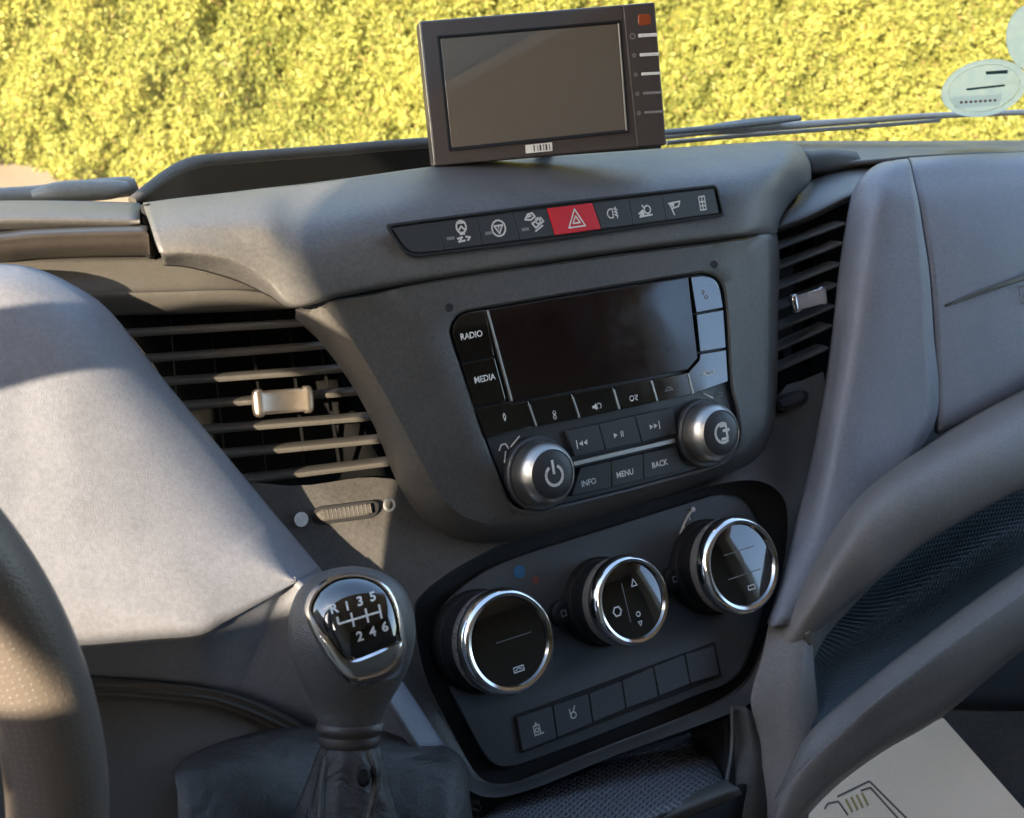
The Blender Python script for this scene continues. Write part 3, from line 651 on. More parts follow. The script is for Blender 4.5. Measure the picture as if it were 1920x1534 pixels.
patch('rail_gap', [[(262, 384, -.06), (270, 430, -.06), (284, 490, -.06)], [(272, 384, -.055), (290, 430, -.055), (306, 484, -.055)]], 'black', dash, 4, .003)
# vent surround above left vent
patch('vent_surround', [[(-120, 480, -.05), (-120, 545, -.040), (-120, 560, -.034), (-120, 590, -.040)], [(60, 484, -.05), (100, 545, -.040), (105, 556, -.034), (150, 592, -.040)], [(305, 482, -.05), (300, 540, -.040), (302, 551, -.034), (310, 590, -.042)],
                        [(440, 490, -.05), (450, 538, -.040), (452, 548, -.034), (460, 584, -.042)], [(556, 540, -.055), (552, 552, -.042), (552, 562, -.038), (560, 580, -.044)]], 'slat', dash, 6, .003)

# ---- left vent ---------------------------------------------------
lv = thing('air_vent', 'wide driver side air vent with seven pale slats in sunlight', 'air vent', P(500, 760, -.05), 'dashboard air vents')
patch('duct', [[(200, 575, -.045), (300, 700, -.095), (430, 900, -.09), (520, 960, -.04)], [(420, 575, -.05), (450, 700, -.10), (560, 860, -.095), (640, 930, -.04)], [(575, 578, -.045), (620, 680, -.09), (680, 800, -.08), (745, 925, -.035)]], 'duct', lv, 5, .003)
up0 = F0.v * .96 + F0.n * .28
for (x0, y0, x1, y1) in ((230, 629, 610, 606), (270, 677, 640, 649), (305, 720, 668, 693), (345, 766, 690, 736), (380, 811, 712, 784), (415, 857, 732, 826), (440, 907, 750, 868)):
    bar('slat', P(x0, y0, -.036), P(x1, y1, -.036), up0, .0034, .013, 'slat', lv)
for (xa, ya, xb, yb) in ((322, 592, 345, 880), (396, 592, 430, 900), (470, 590, 505, 900), (541, 586, 578, 900), (600, 620, 640, 880)):
    a, b = P(xa, ya, -.056), P(xb, yb, -.056)
    bar('vane', a, b, F0.u, .0011, .004, 'duct', lv)
# tab
def tab(par, x0, y0, x1, y1, R, h, fr=F0, m='coppery'):
    """barrel-shaped thumb tab around a slat"""
    a, b = P(x0, y0, h), P(x1, y1, h); d = nz(b - a); q = nz(np.cross(d, fr.n)); n_ = fr.n; vs = []; fs = []
    prof = [(0, .55), (.02, .85), (.06, 1.0), (.14, 1.0), (.17, .86), (.84, .86), (.87, 1.0), (.94, 1.0), (.98, .85), (1, .55)]; S = 20
    for t, r in prof:
        c = a * (1 - t) + b * t
        for k in range(S):
            an = 2 * math.pi * k / S; ex = lambda v_: math.copysign(abs(v_) ** .5, v_)
            vs.append(c + q * R * r * ex(math.cos(an)) + n_ * R * .40 * r * ex(math.sin(an)))
    for i in range(len(prof) - 1):
        for k in range(S): fs.append((i * S + k, i * S + (k + 1) % S, (i + 1) * S + (k + 1) % S, (i + 1) * S + k))
    fs += [tuple(range(S))[::-1], tuple((len(prof) - 1) * S + k for k in range(S))]
    mesh_obj('thumb_tab', vs, fs, m, par)
tab(lv, 474, 757, 586, 748, .0078, -.030)
# thumbwheel below
WH = (-.030)
# ---- console front around the climate panel ----------------------
F1 = F0.tilt(1134, 970, -.020, 7)
def h1(x, y, h=0):          # depth (relative to F0) of the climate plane at a pixel
    return float((F1.pix(x, y, h) - F0.o) @ F0.n)
CC = (1135, 1190)
clim_px = [(776, 1150), (790, 1115), (835, 1078), (900, 1040), (960, 1014), (1134, 962), (1304, 918), (1368, 903), (1425, 902), (1460, 922), (1476, 957), (1474, 1029), (1452, 1136),
           (1417, 1242), (1383, 1290), (1304, 1334), (1134, 1400), (985, 1460), (945, 1470), (912, 1466), (885, 1440), (835, 1349), (795, 1262)]
cl = polar([(x, y, h1(x, y, 0)) for x, y in clim_px], CC, 200, 5)
outc = polar([(420, 910, -.036), (560, 912, -.034), (720, 895, -.040), (900, 940, -.045), (1150, 900, -.045), (1380, 840, -.045), (1446, 738, -.038), (1500, 716, -.033), (1547, 700, -.030), (1535, 830, -.026), (1508, 960, -.020), (1480, 1080, -.012), (1455, 1180, 0), (1436, 1260, .010), (1402, 1322, .014), (1150, 1418, .02), (990, 1482, .024), (900, 1492, .024), (828, 1430, .014), (745, 1300, 0), (690, 1210, -.008), (620, 1130, -.018), (520, 1030, -.028)], CC, 200, 4)
cfl = [mixl(outc, cl, 0, -.01), outc, mixl(outc, cl, .3), mixl(outc, cl, .6), mixl(outc, cl, .86, .001), mixl(outc, cl, .97, .003), mixl(outc, cl, 1.0, .0035), mixl(outc, cl, 1.015, .001), mixl(outc, cl, 1.02, -.014)]
loft('console_front', [[P(*p) for p in l] for l in cfl], M['fascia'], dash, cap=False)

tw = thing('thumbwheel', 'ribbed air vent thumbwheel between a white dot and a white ring', 'thumbwheel', P(650, 960, -.03))
def surf_h(x, y, a=outc, b=cl):    # depth of the console front near a pixel, from its loops
    best = None
    for l in cfl[1:5]:
        for p in l:
            d = (p[0] - x) ** 2 + (p[1] - y) ** 2
            if best is None or d < best[0]: best = (d, p[2])
    return best[1]
hh = surf_h(650, 960) + .002
wpx = [(586, 962), (600, 950), (700, 938), (712, 944), (710, 962), (698, 972), (604, 984), (588, 976)]
plate('slot', F0, wpx, hh - .01, hh + .0004, 'groove', tw, r=.003)
plate('wheel', F0, [(594, 964), (606, 955), (694, 943), (702, 952), (696, 966), (606, 979)], hh - .01, hh + .003, 'slat', tw, r=.003, bev=.0018)
for k in range(12):
    x = 606 + k * 8; y = 957 - k * 1.15
    strip('rib', F0, (x, y), (x + 3, y + 18), 1.8, hh + .0026, 'slat', tw, .0006)
lathe('white_dot', F0, 565, 974, hh + .0004, [(.0042, 0), (.0041, .0004), (.001, .0004)], 'ink', tw, 20)
symbol('white_ring', on(F0, 730, 947, hh + .0012), .0032, [circ(0, 0, 1, n=20)], 'ink', tw, .5)

# ---- right vent --------------------------------------------------
rv = thing('air_vent', 'narrow passenger side air vent with dark curved slats and chrome tab', 'air vent', P(1515, 560, -.05), 'dashboard air vents')
patch('duct', [[(1454, 425, -.05), (1454, 560, -.085), (1454, 740, -.05)], [(1520, 395, -.05), (1515, 560, -.09), (1505, 725, -.05)], [(1600, 360, -.05), (1585, 560, -.085), (1552, 715, -.045)]], 'duct', rv, 5, .003)
for (x0, y0, x1, y1) in ((1452, 470, 1586, 420), (1452, 508, 1582, 457), (1452, 546, 1578, 496), (1452, 584, 1572, 535), (1452, 623, 1566, 575), (1452, 661, 1560, 612), (1452, 699, 1554, 654)):
    bar('slat', P(x0, y0, -.038), P(x1, y1, -.030), up0, .0025, .014, 'dash', rv)
for (xa, xb) in ((1490, 1482), (1530, 1520)):
    bar('vane', P(xa, 420, -.06), P(xb, 720, -.06), F0.u, .0012, .016, 'black', rv)
tab(rv, 1484, 571, 1547, 553, .0068, -.026, m='chrome')
patch('vent_cover', [[(1500, 352, -.075), (1492, 378, -.055), (1472, 402, -.043), (1460, 425, -.036), (1459, 437, -.042)], [(1555, 322, -.08), (1540, 350, -.058), (1525, 378, -.043), (1520, 403, -.034), (1520, 414, -.042)], [(1625, 303, -.085), (1612, 325, -.06), (1600, 345, -.043), (1592, 368, -.032), (1592, 379, -.042)], [(1680, 298, -.085), (1670, 318, -.06), (1650, 340, -.043), (1640, 360, -.032), (1640, 372, -.042)]], 'dash', dash, 6, .003)
patch('vent_lid', [[(1508, 290, -.10), (1508, 284, -.085), (1512, 296, -.075), (1518, 322, -.074), (1520, 334, -.08)], [(1560, 284, -.10), (1560, 280, -.083), (1562, 290, -.073), (1568, 316, -.072), (1568, 326, -.08)], [(1600, 286, -.10), (1606, 284, -.083), (1612, 294, -.073), (1618, 308, -.072), (1618, 314, -.08)]], 'lower', dash, 5, .003)
patch('passenger_top', [[(1470, 264, -.17), (1480, 272, -.14), (1500, 288, -.10), (1520, 312, -.085)], [(1600, 264, -.17), (1610, 272, -.14), (1625, 286, -.10), (1640, 300, -.06)], [(1760, 264, -.17), (1760, 271, -.14), (1760, 280, -.10), (1760, 290, -.05)], [(2050, 262, -.17), (2050, 266, -.14), (2050, 272, -.10), (2050, 280, -.05)]], 'dash', dash, 6, .003)
# thumb slot right
t2 = thing('thumbwheel', 'small dark thumbwheel slot below the passenger side vent', 'thumbwheel', P(1487, 752, -.03))
h2 = surf_h(1487, 752) + .003
plate('slot', F0, [(1460, 752), (1470, 743), (1508, 731), (1517, 736), (1516, 752), (1506, 760), (1468, 773), (1460, 768)], h2 - .01, h2 + .0004, 'groove', t2, r=.003)
plate('wheel', F0, [(1464, 755), (1472, 747), (1506, 736), (1512, 742), (1506, 754), (1468, 766)], h2 - .01, h2 + .002, 'button', t2, r=.003, bev=.0014)

# ---- passenger side panel ---------------------------------------
E0 = [(1690, 300, -.05), (1650, 306, -.035), (1618, 330, -.028), (1597, 365, -.030), (1586, 420, -.03), (1572, 510, -.029), (1560, 620, -.028), (1541, 760, -.024), (1507, 920, -.016), (1472, 1060, .004), (1438, 1168, .012)]
E1 = [(1692, 300, -.045), (1655, 307, -.025), (1624, 332, -.016), (1604, 368, -.019), (1593, 422, -.018), (1580, 511, -.017), (1568, 621, -.015), (1549, 762, -.011), (1515, 924, -.004), (1480, 1066, .016), (1443, 1172, .022)]
E2 = [(1697, 298, -.042), (1680, 303, -.015), (1664, 338, -.001), (1652, 375, .006), (1640, 430, .008), (1628, 515, .010), (1616, 625, .012), (1594, 770, .015), (1560, 925, .02), (1520, 1060, .026), (1462, 1172, .028)]
E3 = [(1700, 297, -.040), (1706, 305, -.012), (1714, 342, .002), (1722, 378, .010), (1730, 430, .014), (1742, 510, .018), (1750, 620, .020), (1757, 780, .022), (1680, 900, .024), (1580, 1030, .028), (1490, 1172, .030)]
rows = list(zip(E0, E1, E2, E3))
E2b = [(x + 9, y + 1, h + .0006) for x, y, h in E2]; E2a = [(x - 9, y - 1, h - .0012) for x, y, h in E2]
patch('passenger_panel', [E0, E1, E2, E3], 'trim', dash, 6, .004)
GB = [[(1704, 296, -.044), (1709, 305, -.014), (1717, 342, .001), (1725, 378, .009), (1734, 430, .013), (1746, 510, .017), (1754, 620, .019), (1761, 780, .021), (1760, 815, .016)],
      [(1780, 291, -.044), (1784, 300, -.014), (1790, 338, .001), (1796, 376, .010), (1800, 428, .016), (1810, 500, .020), (1818, 600, .022), (1822, 745, .024), (1822, 785, .018)],
      [(1900, 286, -.044), (1900, 296, -.014), (1902, 332, .002), (1905, 372, .012), (1908, 425, .019), (1912, 490, .024), (1916, 580, .026), (1920, 690, .028), (1920, 738, .02)],
      [(2060, 281, -.044), (2060, 290, -.014), (2060, 326, .002), (2060, 366, .013), (2060, 420, .020), (2060, 480, .026), (2060, 560, .028), (2060, 630, .030), (2060, 680, .022)]]
gb = patch('glove_box_lid', GB, 'trim', dash, 6, .004)
patch('seam', [[(1698, 299, -.046), (1712, 345, -.005), (1727, 430, .008), (1740, 510, .012), (1748, 620, .014), (1752, 790, .016)], [(1712, 297, -.046), (1724, 345, -.005), (1740, 430, .008), (1752, 510, .012), (1760, 620, .014), (1766, 790, .016)]], 'groove', dash, 4, .002)
def hgb(x): return .0205 + (x - 1790) * (.0265 - .0205) / 120
patch('engraved_line', [[(1772, 572, hgb(1772) + .0004), (1773, 576, hgb(1772) + .0002)], [(1840, 545, hgb(1840) + .0014), (1841, 552, hgb(1840) + .0006)], [(1925, 514, hgb(1925) + .0014), (1926, 524, hgb(1925) + .0006)], [(2000, 488, hgb(1990) + .0014), (2001, 500, hgb(1990) + .0006)]], 'slat', gb, 5, .001)
FG = F0.tilt(1915, 553, .0265, 0)
symbol('emblem', on(FG, 1924, 553, .0008), .0075, [roundpoly([(-1, -.8), (1, -.8), (1, .9), (-1, .9)], .35) + [np.array([-1, 0])], circ(.1, -.2, .45, 30, 200), [(-.5, -.6), (.4, .2)]], 'brownink', gb, .12)
# bolster below the glove box
BO = []
b0 = [(2060, 655, .018), (1925, 722, .018), (1840, 768, .018), (1760, 818, .018), (1690, 862, .018), (1610, 925, .018), (1550, 1005, .02), (1500, 1095, .022), (1452, 1168, .010)]
b1 = [(2060, 690, .050), (1925, 765, .050), (1845, 806, .050), (1770, 850, .050), (1700, 893, .050), (1622, 956, .048), (1568, 1028, .044), (1520, 1105, .038), (1454, 1190, .019)]
b2 = [(2060, 765, .066), (1925, 826, .066), (1850, 862, .066), (1778, 905, .064), (1708, 950, .062), (1632, 1012, .058), (1580, 1072, .052), (1528, 1132, .044), (1456, 1220, .023)]
b3 = [(2060, 850, .066), (1922, 905, .064), (1856, 937, .062), (1786, 976, .060), (1716, 1018, .056), (1642, 1078, .052), (1588, 1120, .046), (1526, 1172, .040), (1458, 1244, .024)]
b4 = [(2060, 862, .050), (1922, 915, .048), (1856, 948, .046), (1786, 988, .044), (1716, 1032, .042), (1642, 1092, .038), (1588, 1136, .034), (1524, 1192, .034), (1460, 1262, .018)]
patch('bolster', [list(c) for c in zip(b0, b1, b2, b3, b4)], 'dash_lit', dash, 5, .004)
# shelf interior with ribbed liner
patch('shelf_liner', [[(2060, 840, .03), (2060, 920, -.01), (2060, 990, .03), (2060, 1010, .058)], [(1922, 900, .03), (1922, 975, -.01), (1922, 1045, .03), (1922, 1070, .058)], [(1780, 975, .03), (1780, 1060, -.008), (1780, 1140, .03), (1780, 1172, .058)],
                      [(1650, 1070, .025), (1645, 1150, -.002), (1640, 1235, .03), (1640, 1285, .056)], [(1570, 1130, .02), (1560, 1200, .004), (1545, 1300, .03), (1545, 1350, .052)], [(1510, 1180, .018), (1512, 1240, .010), (1518, 1320, .03), (1522, 1372, .05)]], 'ribmat', dash, 6, .003, uv=True)
patch('shelf_side', [[(1512, 1188, .038), (1517, 1215, .034), (1522, 1246, .026)], [(1556, 1148, .038), (1552, 1166, .032), (1548, 1196, .024)], [(1612, 1098, .040), (1606, 1112, .034), (1602, 1134, .024)], [(1680, 1044, .040), (1678, 1050, .034), (1674, 1060, .026)]], 'dash_lit', dash, 5, .003)
# shelf lip
s0 = [(2060, 960, .050), (1920, 1058, .050), (1800, 1144, .050), (1680, 1234, .050), (1600, 1298, .048), (1532, 1356, .044), (1495, 1400, .038)]
s1 = [(x, y + 8, h + .014) for x, y, h in s0]
s2_ = [(2060, 1010, .080), (1920, 1106, .080), (1800, 1190, .080), (1657, 1298, .078), (1582, 1362, .072), (1505, 1432, .062), (1455, 1492, .052)]
s2b = [(x + 2, y + 12, h + .003) for x, y, h in s2_]
s3 = [(2060, 1080, .082), (1920, 1168, .082), (1800, 1256, .080), (1652, 1360, .074), (1570, 1428, .070), (1490, 1510, .062), (1440, 1580, .054)]
s4 = [(2060, 1112, .074), (1920, 1206, .074), (1768, 1332, .070), (1648, 1404, .066), (1556, 1474, .062), (1478, 1560, .056), (1436, 1620, .050)]
s5 = [(x + 4, y + 8, h - .025) for x, y, h in s4]
s2_ = list(s2_)
patch('shelf_lip', [list(c) for c in zip(s0, s1, s2_, s2b, s3, s4, s5)], 'dash_lit', dash, 5, .004)
# console side right of the climate panel
patch('console_side', [[(1442, 1164, .012), (1430, 1225, .021), (1412, 1285, .024), (1408, 1322, .026), (1418, 1362, .028), (1428, 1420, .031), (1428, 1580, .036)],
                       [(1472, 1162, .022), (1464, 1240, .031), (1452, 1300, .034), (1450, 1345, .036), (1455, 1390, .038), (1460, 1450, .041), (1455, 1580, .046)],
                       [(1508, 1175, .032), (1502, 1250, .040), (1498, 1320, .044), (1498, 1350, .046), (1500, 1380, .048), (1500, 1430, .050), (1480, 1580, .052)],
                       [(1523, 1188, .030), (1528, 1260, .038), (1534, 1320, .042), (1536, 1350, .044), (1535, 1375, .046), (1530, 1420, .050), (1510, 1580, .050)]], 'dash_lit', dash, 6, .004)

# ---- climate panel -----------------------------------------------
cp = thing('climate_panel', 'dark climate control panel with three chrome ringed knobs and six keys', 'climate panel', F1.pix(1134, 1190, -.01))
def cloop(k, h, dx=0, dy=0): return [F1.pix(CC[0] + (x - CC[0]) * k + dx, CC[1] + (y - CC[1]) * k + dy, h) for x, y, _ in cl]
loft('housing', [cloop(1.02, -.016), cloop(1.015, -.009), cloop(.985, -.010)], 'groove', cp)
face_px = [(815, 1180), (826, 1140), (870, 1095), (950, 1050), (1134, 990), (1300, 938), (1345, 925), (1385, 930), (1408, 952), (1425, 990), (1436, 1060), (1432, 1140), (1405, 1232), (1376, 1275), (1300, 1308), (1134, 1376), (990, 1430), (950, 1440), (920, 1432), (896, 1400), (860, 1330), (826, 1262)]
fl_ = polar([(x, y, 0) for x, y in face_px], CC, 200, 5)
def floop(k, h, sag=0):
    out = []
    for x, y, _ in fl_:
        X, Y = CC[0] + (x - CC[0]) * k, CC[1] + (y - CC[1]) * k
        out.append(F1.pix(X, Y, h))
    return out
# the face is a shallow dish: upper part back, crease, lower key band forward
def facepatch():
    L_ = []
    for k, dh in ((1.0, -.011), (.995, -.003), (.985, -.0015), (.965, -.0012), (.80, 0), (.6, 0), (.4, 0), (.2, 0), (.03, 0)):
        row = []
        for x, y, _ in fl_:
            X, Y = CC[0] + (x - CC[0]) * k, CC[1] + (y - CC[1]) * k
            yc = 1319 + (X - 857) * (1157 - 1319) / (1377 - 857)     # crease line
            d = (Y - yc) / 60.0
            bump = .007 * (1 / (1 + math.exp(-d * 4))) - .0055 * math.exp(-((Y - (yc - 75)) / 55.0) ** 2)
            row.append(F1.pix(X, Y, -.004 + dh + bump))
        L_.append(row)
    return loft('faceplate', L_, 'clim', cp)
facepatch()
def clim_knob(cx, cy, Rp, prot, marks):
    # Rp: radius in metres of the chrome ring, (cx, cy): pixel centre of the front ring at height prot
    uv = F1.uv(cx, cy, prot)
    def L3(name, prof, mat, par, cap=True, seg=64):
        loops = [[F1.w(uv[0] + r * math.cos(2 * math.pi * k / seg), uv[1] + r * math.sin(2 * math.pi * k / seg), h) for k in range(seg)] for r, h in prof]
        vs = [p for l in loops for p in l]; fs = [(i * seg + k, i * seg + (k + 1) % seg, (i + 1) * seg + (k + 1) % seg, (i + 1) * seg + k) for i in range(len(loops) - 1) for k in range(seg)]
        if cap: fs.append(tuple((len(loops) - 1) * seg + k for k in range(seg)))
        return mesh_obj(name, vs, fs, mat, par)
    R = Rp
    k = L3('knob', [(R * 1.02, -.012), (R * 1.02, -.001), (R * .98, .0015), (R * .94, .002), (R * .94, prot - .017), (R * .96, prot - .0155)], 'black', cp, False)
    L3('sleeve', [(R * .93, prot - .0175), (R * .985, prot - .0170), (R * 1.0, prot - .016), (R * 1.005, prot - .0085), (R * .98, prot - .008)], 'sleeve', k, False, 80)
    L3('chrome_ring', [(R * .99, prot - .0088), (R * 1.03, prot - .0085), (R * 1.035, prot - .0055), (R * 1.01, prot - .003), (R * .965, prot - .0008), (R * .92, prot), (R * .86, prot - .0006), (R * .83, prot - .0028)], 'chrome', k, False, 80)
    L3('glass_face', [(R * .86, prot - .004), (R * .855, prot - .0026), (R * .6, prot - .0020), (R * .3, prot - .0017), (R * .05, prot - .0016)], 'glassblack', k)
    for ln, ox, oy, s, m, w_ in marks:
        symbol('mark', lambda a, b, ox=ox, oy=oy: F1.w(uv[0] + ox * R + a, uv[1] + oy * R + b, prot - .00145), s, ln, m, k, w_)
def r_of(px_h, cx, cy, h=.02):   # pixel semi-height -> metres
    return abs(F1.uv(cx, cy - px_h, h)[1] - F1.uv(cx, cy, h)[1])
clim_knob(959, 1203, r_of(101, 959, 1203), .034, [([rect(-1.2, -.5, 1.2, .5), [(-.8, -.1), (.0, .2), (.8, -.1)]], .05, -.55, .0028, 'ink', .25), ([[(-1, 0), (1, 0)]], .1, .05, .012, 'inkdim', .03)])
clim_knob(1190, 1126, r_of(87, 1190, 1126), .032, [([[(-.8, -.8), (0, .8), (.8, -.8), (-.8, -.8)]], .12, .38, .0026, 'ink', .25), ([circ(0, 0, 1, n=6)], -.48, -.12, .0030, 'ink', .3), ([circ(0, 0, .6, n=8)], .05, -.32, .0024, 'ink', .3),
          ([[(-.6, .4), (.6, .4), (0, -.8), (-.6, .4)]], .05, -.52, .0022, 'ink', .25), ([[(0, -1), (0, 1)]], -.2, 0, .012, 'inkdim', .04)])
clim_knob(1395, 1059, r_of(93, 1395, 1059), .032, [([rect(-1.1, -.5, 1.1, .5)], .1, -.5, .0026, 'ink', .3), ([[(-1, 0), (1, 0)]], 0, -.2, .014, 'inkdim', .04), ([[(-1, 0), (1, 0)]], 0, .3, .013, 'inkdim', .04)])
# bumps between the knobs
for (x, y) in ((1057, 1150), (1266, 1086)):
    lathe('indicator_boss', F1, x, y, -.002, [(.0085, -.004), (.0083, 0), (.0070, .0014), (.005, .0018)], 'black', cp, 28)
    symbol('mark', on(F1, x, y, .0001), .0024, [rect(-.7, -.7, .7, .7)], 'inkdim', cp, .35)
# printed marks
for pts, wd in (([(1300, 955), (1291, 968), (1283, 983), (1277, 1000), (1271, 1016)], 3),):
    for a, b in zip(pts[:-1], pts[1:]): strip('scale_mark', F1, a, b, wd, -.0036, 'ink', cp, .0002)
lathe('scale_mark', F1, 1300, 955, -.0034, [(.0018, 0), (.0017, .0002)], 'ink', cp, 12); lathe('scale_mark', F1, 1271, 1017, -.0034, [(.0014, 0), (.0013, .0002)], 'ink', cp, 12)
for (x, y) in ((1300, 972), (1290, 990)): text('scale_mark', '3' if y < 980 else '2', on(F1, x - 7, y, -.0034), .004, 'ink', cp)
lathe('cold_mark', F1, 974, 1072, -.0042, [(.0042, 0), (.0040, .0003)], 'inkblue', cp, 16)
lathe('warm_mark', F1, 1004, 1088, -.0042, [(.0026, 0), (.0025, .0003)], 'inkred', cp, 16)
# six keys
tops = [(968, 1345), (1036, 1322), (1104, 1299), (1166, 1275), (1225, 1249), (1284, 1226), (1339, 1210)]
bots = [(980, 1410), (1045, 1385), (1112, 1356), (1174, 1330), (1236, 1307), (1295, 1283), (1350, 1266)]
hk = .0042
plate('key_well', F1, [(963, 1342), (1341, 1204), (1354, 1269), (977, 1414)], -.004, hk - .0008, 'groove', cp, r=.001)
for i in range(6):
    kk = plate('key', F1, [tops[i], tops[i + 1], bots[i + 1], bots[i]], .0, hk + .0012, 'ckey', cp, r=.0008, gap=.00045, bev=.0004)
    if i == 0: symbol('symbol', on(F1, 1007, 1369, hk + .0014), .0034, [rect(-.6, -.8, .6, .8), circ(0, 0, .35), [(-.3, .8), (0, 1.3), (.3, .8)], [(.8, -.8), (1.2, -.8)]], 'ink', kk, .25)
    if i == 1: symbol('symbol', on(F1, 1074, 1338, hk + .0014), .0034, [circ(.1, -.3, .55), [(-.5, .9), (-.5, -.7)], [(.2, .3), (.7, 1.2)]], 'ink', kk, .25)

# ---- lower tray --------------------------------------------------
patch('tray_liner', [[(860, 1560, .030), (900, 1580, .06), (940, 1640, .09)], [(985, 1485, .0), (1020, 1530, .04), (1050, 1620, .09)], [(1150, 1420, -.02), (1180, 1470, .02), (1200, 1540, .07)], [(1300, 1372, -.03), (1335, 1420, .0), (1365, 1478, .040)]], 'netmat', dash, 5, .003, uv=True)
patch('tray_wall', [[(1290, 1362, -.02), (1296, 1378, -.025), (1305, 1392, -.028)], [(1373, 1338, .008), (1373, 1400, .010), (1366, 1478, .030)]], 'black', dash, 4, .003)
tube('tray_edge', [P(1372, 1325, .018), P(1372, 1400, .022), P(1362, 1466, .030)], .0013, 'slat', dash, 8)
patch('tray_lip', [[(1362, 1462, .034), (1372, 1470, .046), (1385, 1478, .050), (1392, 1490, .046)], [(1250, 1505, .045), (1260, 1513, .056), (1272, 1524, .060), (1280, 1538, .055)], [(1100, 1570, .055), (1110, 1578, .066), (1120, 1590, .070), (1130, 1606, .065)]], 'lower', dash, 5, .003)
patch('tray_frame', [[(1372, 1322, .010), (1376, 1400, .014), (1380, 1470, .030), (1385, 1600, .040)], [(1398, 1326, .020), (1410, 1400, .026), (1414, 1470, .036), (1412, 1600, .046)], [(1410, 1334, .020), (1434, 1400, .027), (1438, 1470, .034), (1438, 1600, .044)]], 'lower', dash, 6, .003)
patch('tray_floor_front', [[(1100, 1590, .05), (1090, 1700, .05)], [(1250, 1520, .05), (1250, 1700, .05)], [(1400, 1470, .035), (1400, 1700, .04)]], 'black', dash, 4, .003)

# ---- driver side panel -------------------------------------------
A = [(-90, 490, -.020), (0, 494, -.019), (62, 502, -.018), (130, 530, -.017), (205, 582, -.016), (290, 690, -.016), (390, 812, -.016), (500, 945, -.014), (600, 1065, -.008), (690, 1185, .0), (770, 1300, .010), (835, 1400, .018)]
A1 = [(-90, 500, -.003), (0, 505, -.003), (58, 514, -.003), (122, 542, -.003), (194, 594, -.003), (278, 700, -.003), (378, 822, -.002), (488, 955, .0), (588, 1075, .006), (678, 1193, .014), (760, 1308, .022), (825, 1406, .026)]
B = [(-90, 560, .013), (0, 566, .013), (45, 578, .013), (95, 608, .014), (160, 662, .015), (238, 765, .016), (330, 885, .017), (438, 1000, .020), (556, 1088, .026), (640, 1192, .030), (725, 1316, .036), (788, 1416, .034)]
C2 = [(-90, 760, .024), (0, 770, .024), (40, 780, .024), (80, 800, .025), (130, 850, .027), (190, 930, .029), (270, 1010, .031), (370, 1075, .033), (556, 1091, .0265), (636, 1200, .031), (720, 1326, .036), (783, 1425, .033)]
D1 = [(-90, 1206, .044), (0, 1204, .044), (50, 1203, .044), (100, 1202, .044), (150, 1200, .044), (215, 1195, .044), (290, 1188, .044), (372, 1180, .044), (554, 1094, .027), (632, 1208, .031), (716, 1334, .035), (780, 1432, .032)]
D2 = [(-90, 1216, .042), (0, 1214, .042), (50, 1213, .042), (100, 1212, .042), (150, 1210, .042), (215, 1205, .042), (290, 1198, .042), (376, 1190, .042), (550, 1100, .026), (628, 1216, .028), (712, 1342, .032), (776, 1440, .029)]
D3 = [(x, y + 22 + (40 if 460 < x < 600 else 0), h - .018) for x, y, h in D2]
E2_ = [(-90, 1268, .010), (0, 1268, .010), (50, 1269, .010), (100, 1270, .010), (150, 1271, .010), (205, 1273, .010), (290, 1278, .010), (370, 1288, .010), (455, 1312, .008), (560, 1362, .004), (650, 1425, .002), (730, 1480, .0)]
def densify(row, i, k):     # k straight in-between stations between columns i and i + 1
    a, b = np.array(row[i]), np.array(row[i + 1])
    return row[:i + 1] + [tuple(a + (b - a) * t / (k + 1)) for t in range(1, k + 1)] + row[i + 1:]
up_rows = [densify(r[:9], 7, 3) for r in (A, A1, B, C2, [(376, 1190, .042) if p[0] == 376 else p for p in D2])]
up_rows[4][-1] = (556, 1092, .0262)
for k in range(1, 4): up_rows[4][7 + k] = (376 + 45 * k, 1190 - 24.5 * k, .042 - .004 * k)
patch('driver_panel', [list(c) for c in zip(*up_rows)], 'trim', dash, 4, .003)
patch('driver_panel_edge', [[A[i], A1[i], B[i]] for i in range(8, 12)], 'trim', dash, 5, .003)
tp = up_rows[4] + [B[9], B[10], B[11]]; bt = densify(E2_[:9], 7, 3) + E2_[9:]
patch('driver_panel_underside', [[a, tuple(np.array(a) + (np.array(b) - np.array(a)) * .08 + np.array([0, 0, -.004])), tuple((np.array(a) + np.array(b)) / 2 + np.array([0, 0, -.003])), b] for a, b in zip(tp, bt)], 'trim', dash, 4, .003)
LC = [(-90, 1258, 1290, 1302, .0), (150, 1262, 1290, 1302, .0), (300, 1268, 1296, 1308, .002), (430, 1290, 1316, 1328, .004), (560, 1348, 1374, 1386, .004), (715, 1448, 1470, 1482, .002), (900, 1500, 1520, 1532, -.002)]
patch('lower_cover', [[(x, a, h), (x, b, h + .016), (x, b + 5, h + .016), (x, c, h + .010), (x, (c + 1640) / 2, h + .024), (x, 1640, h + .04)] for x, a, b, c, h in LC], 'lower', dash, 6, .004)

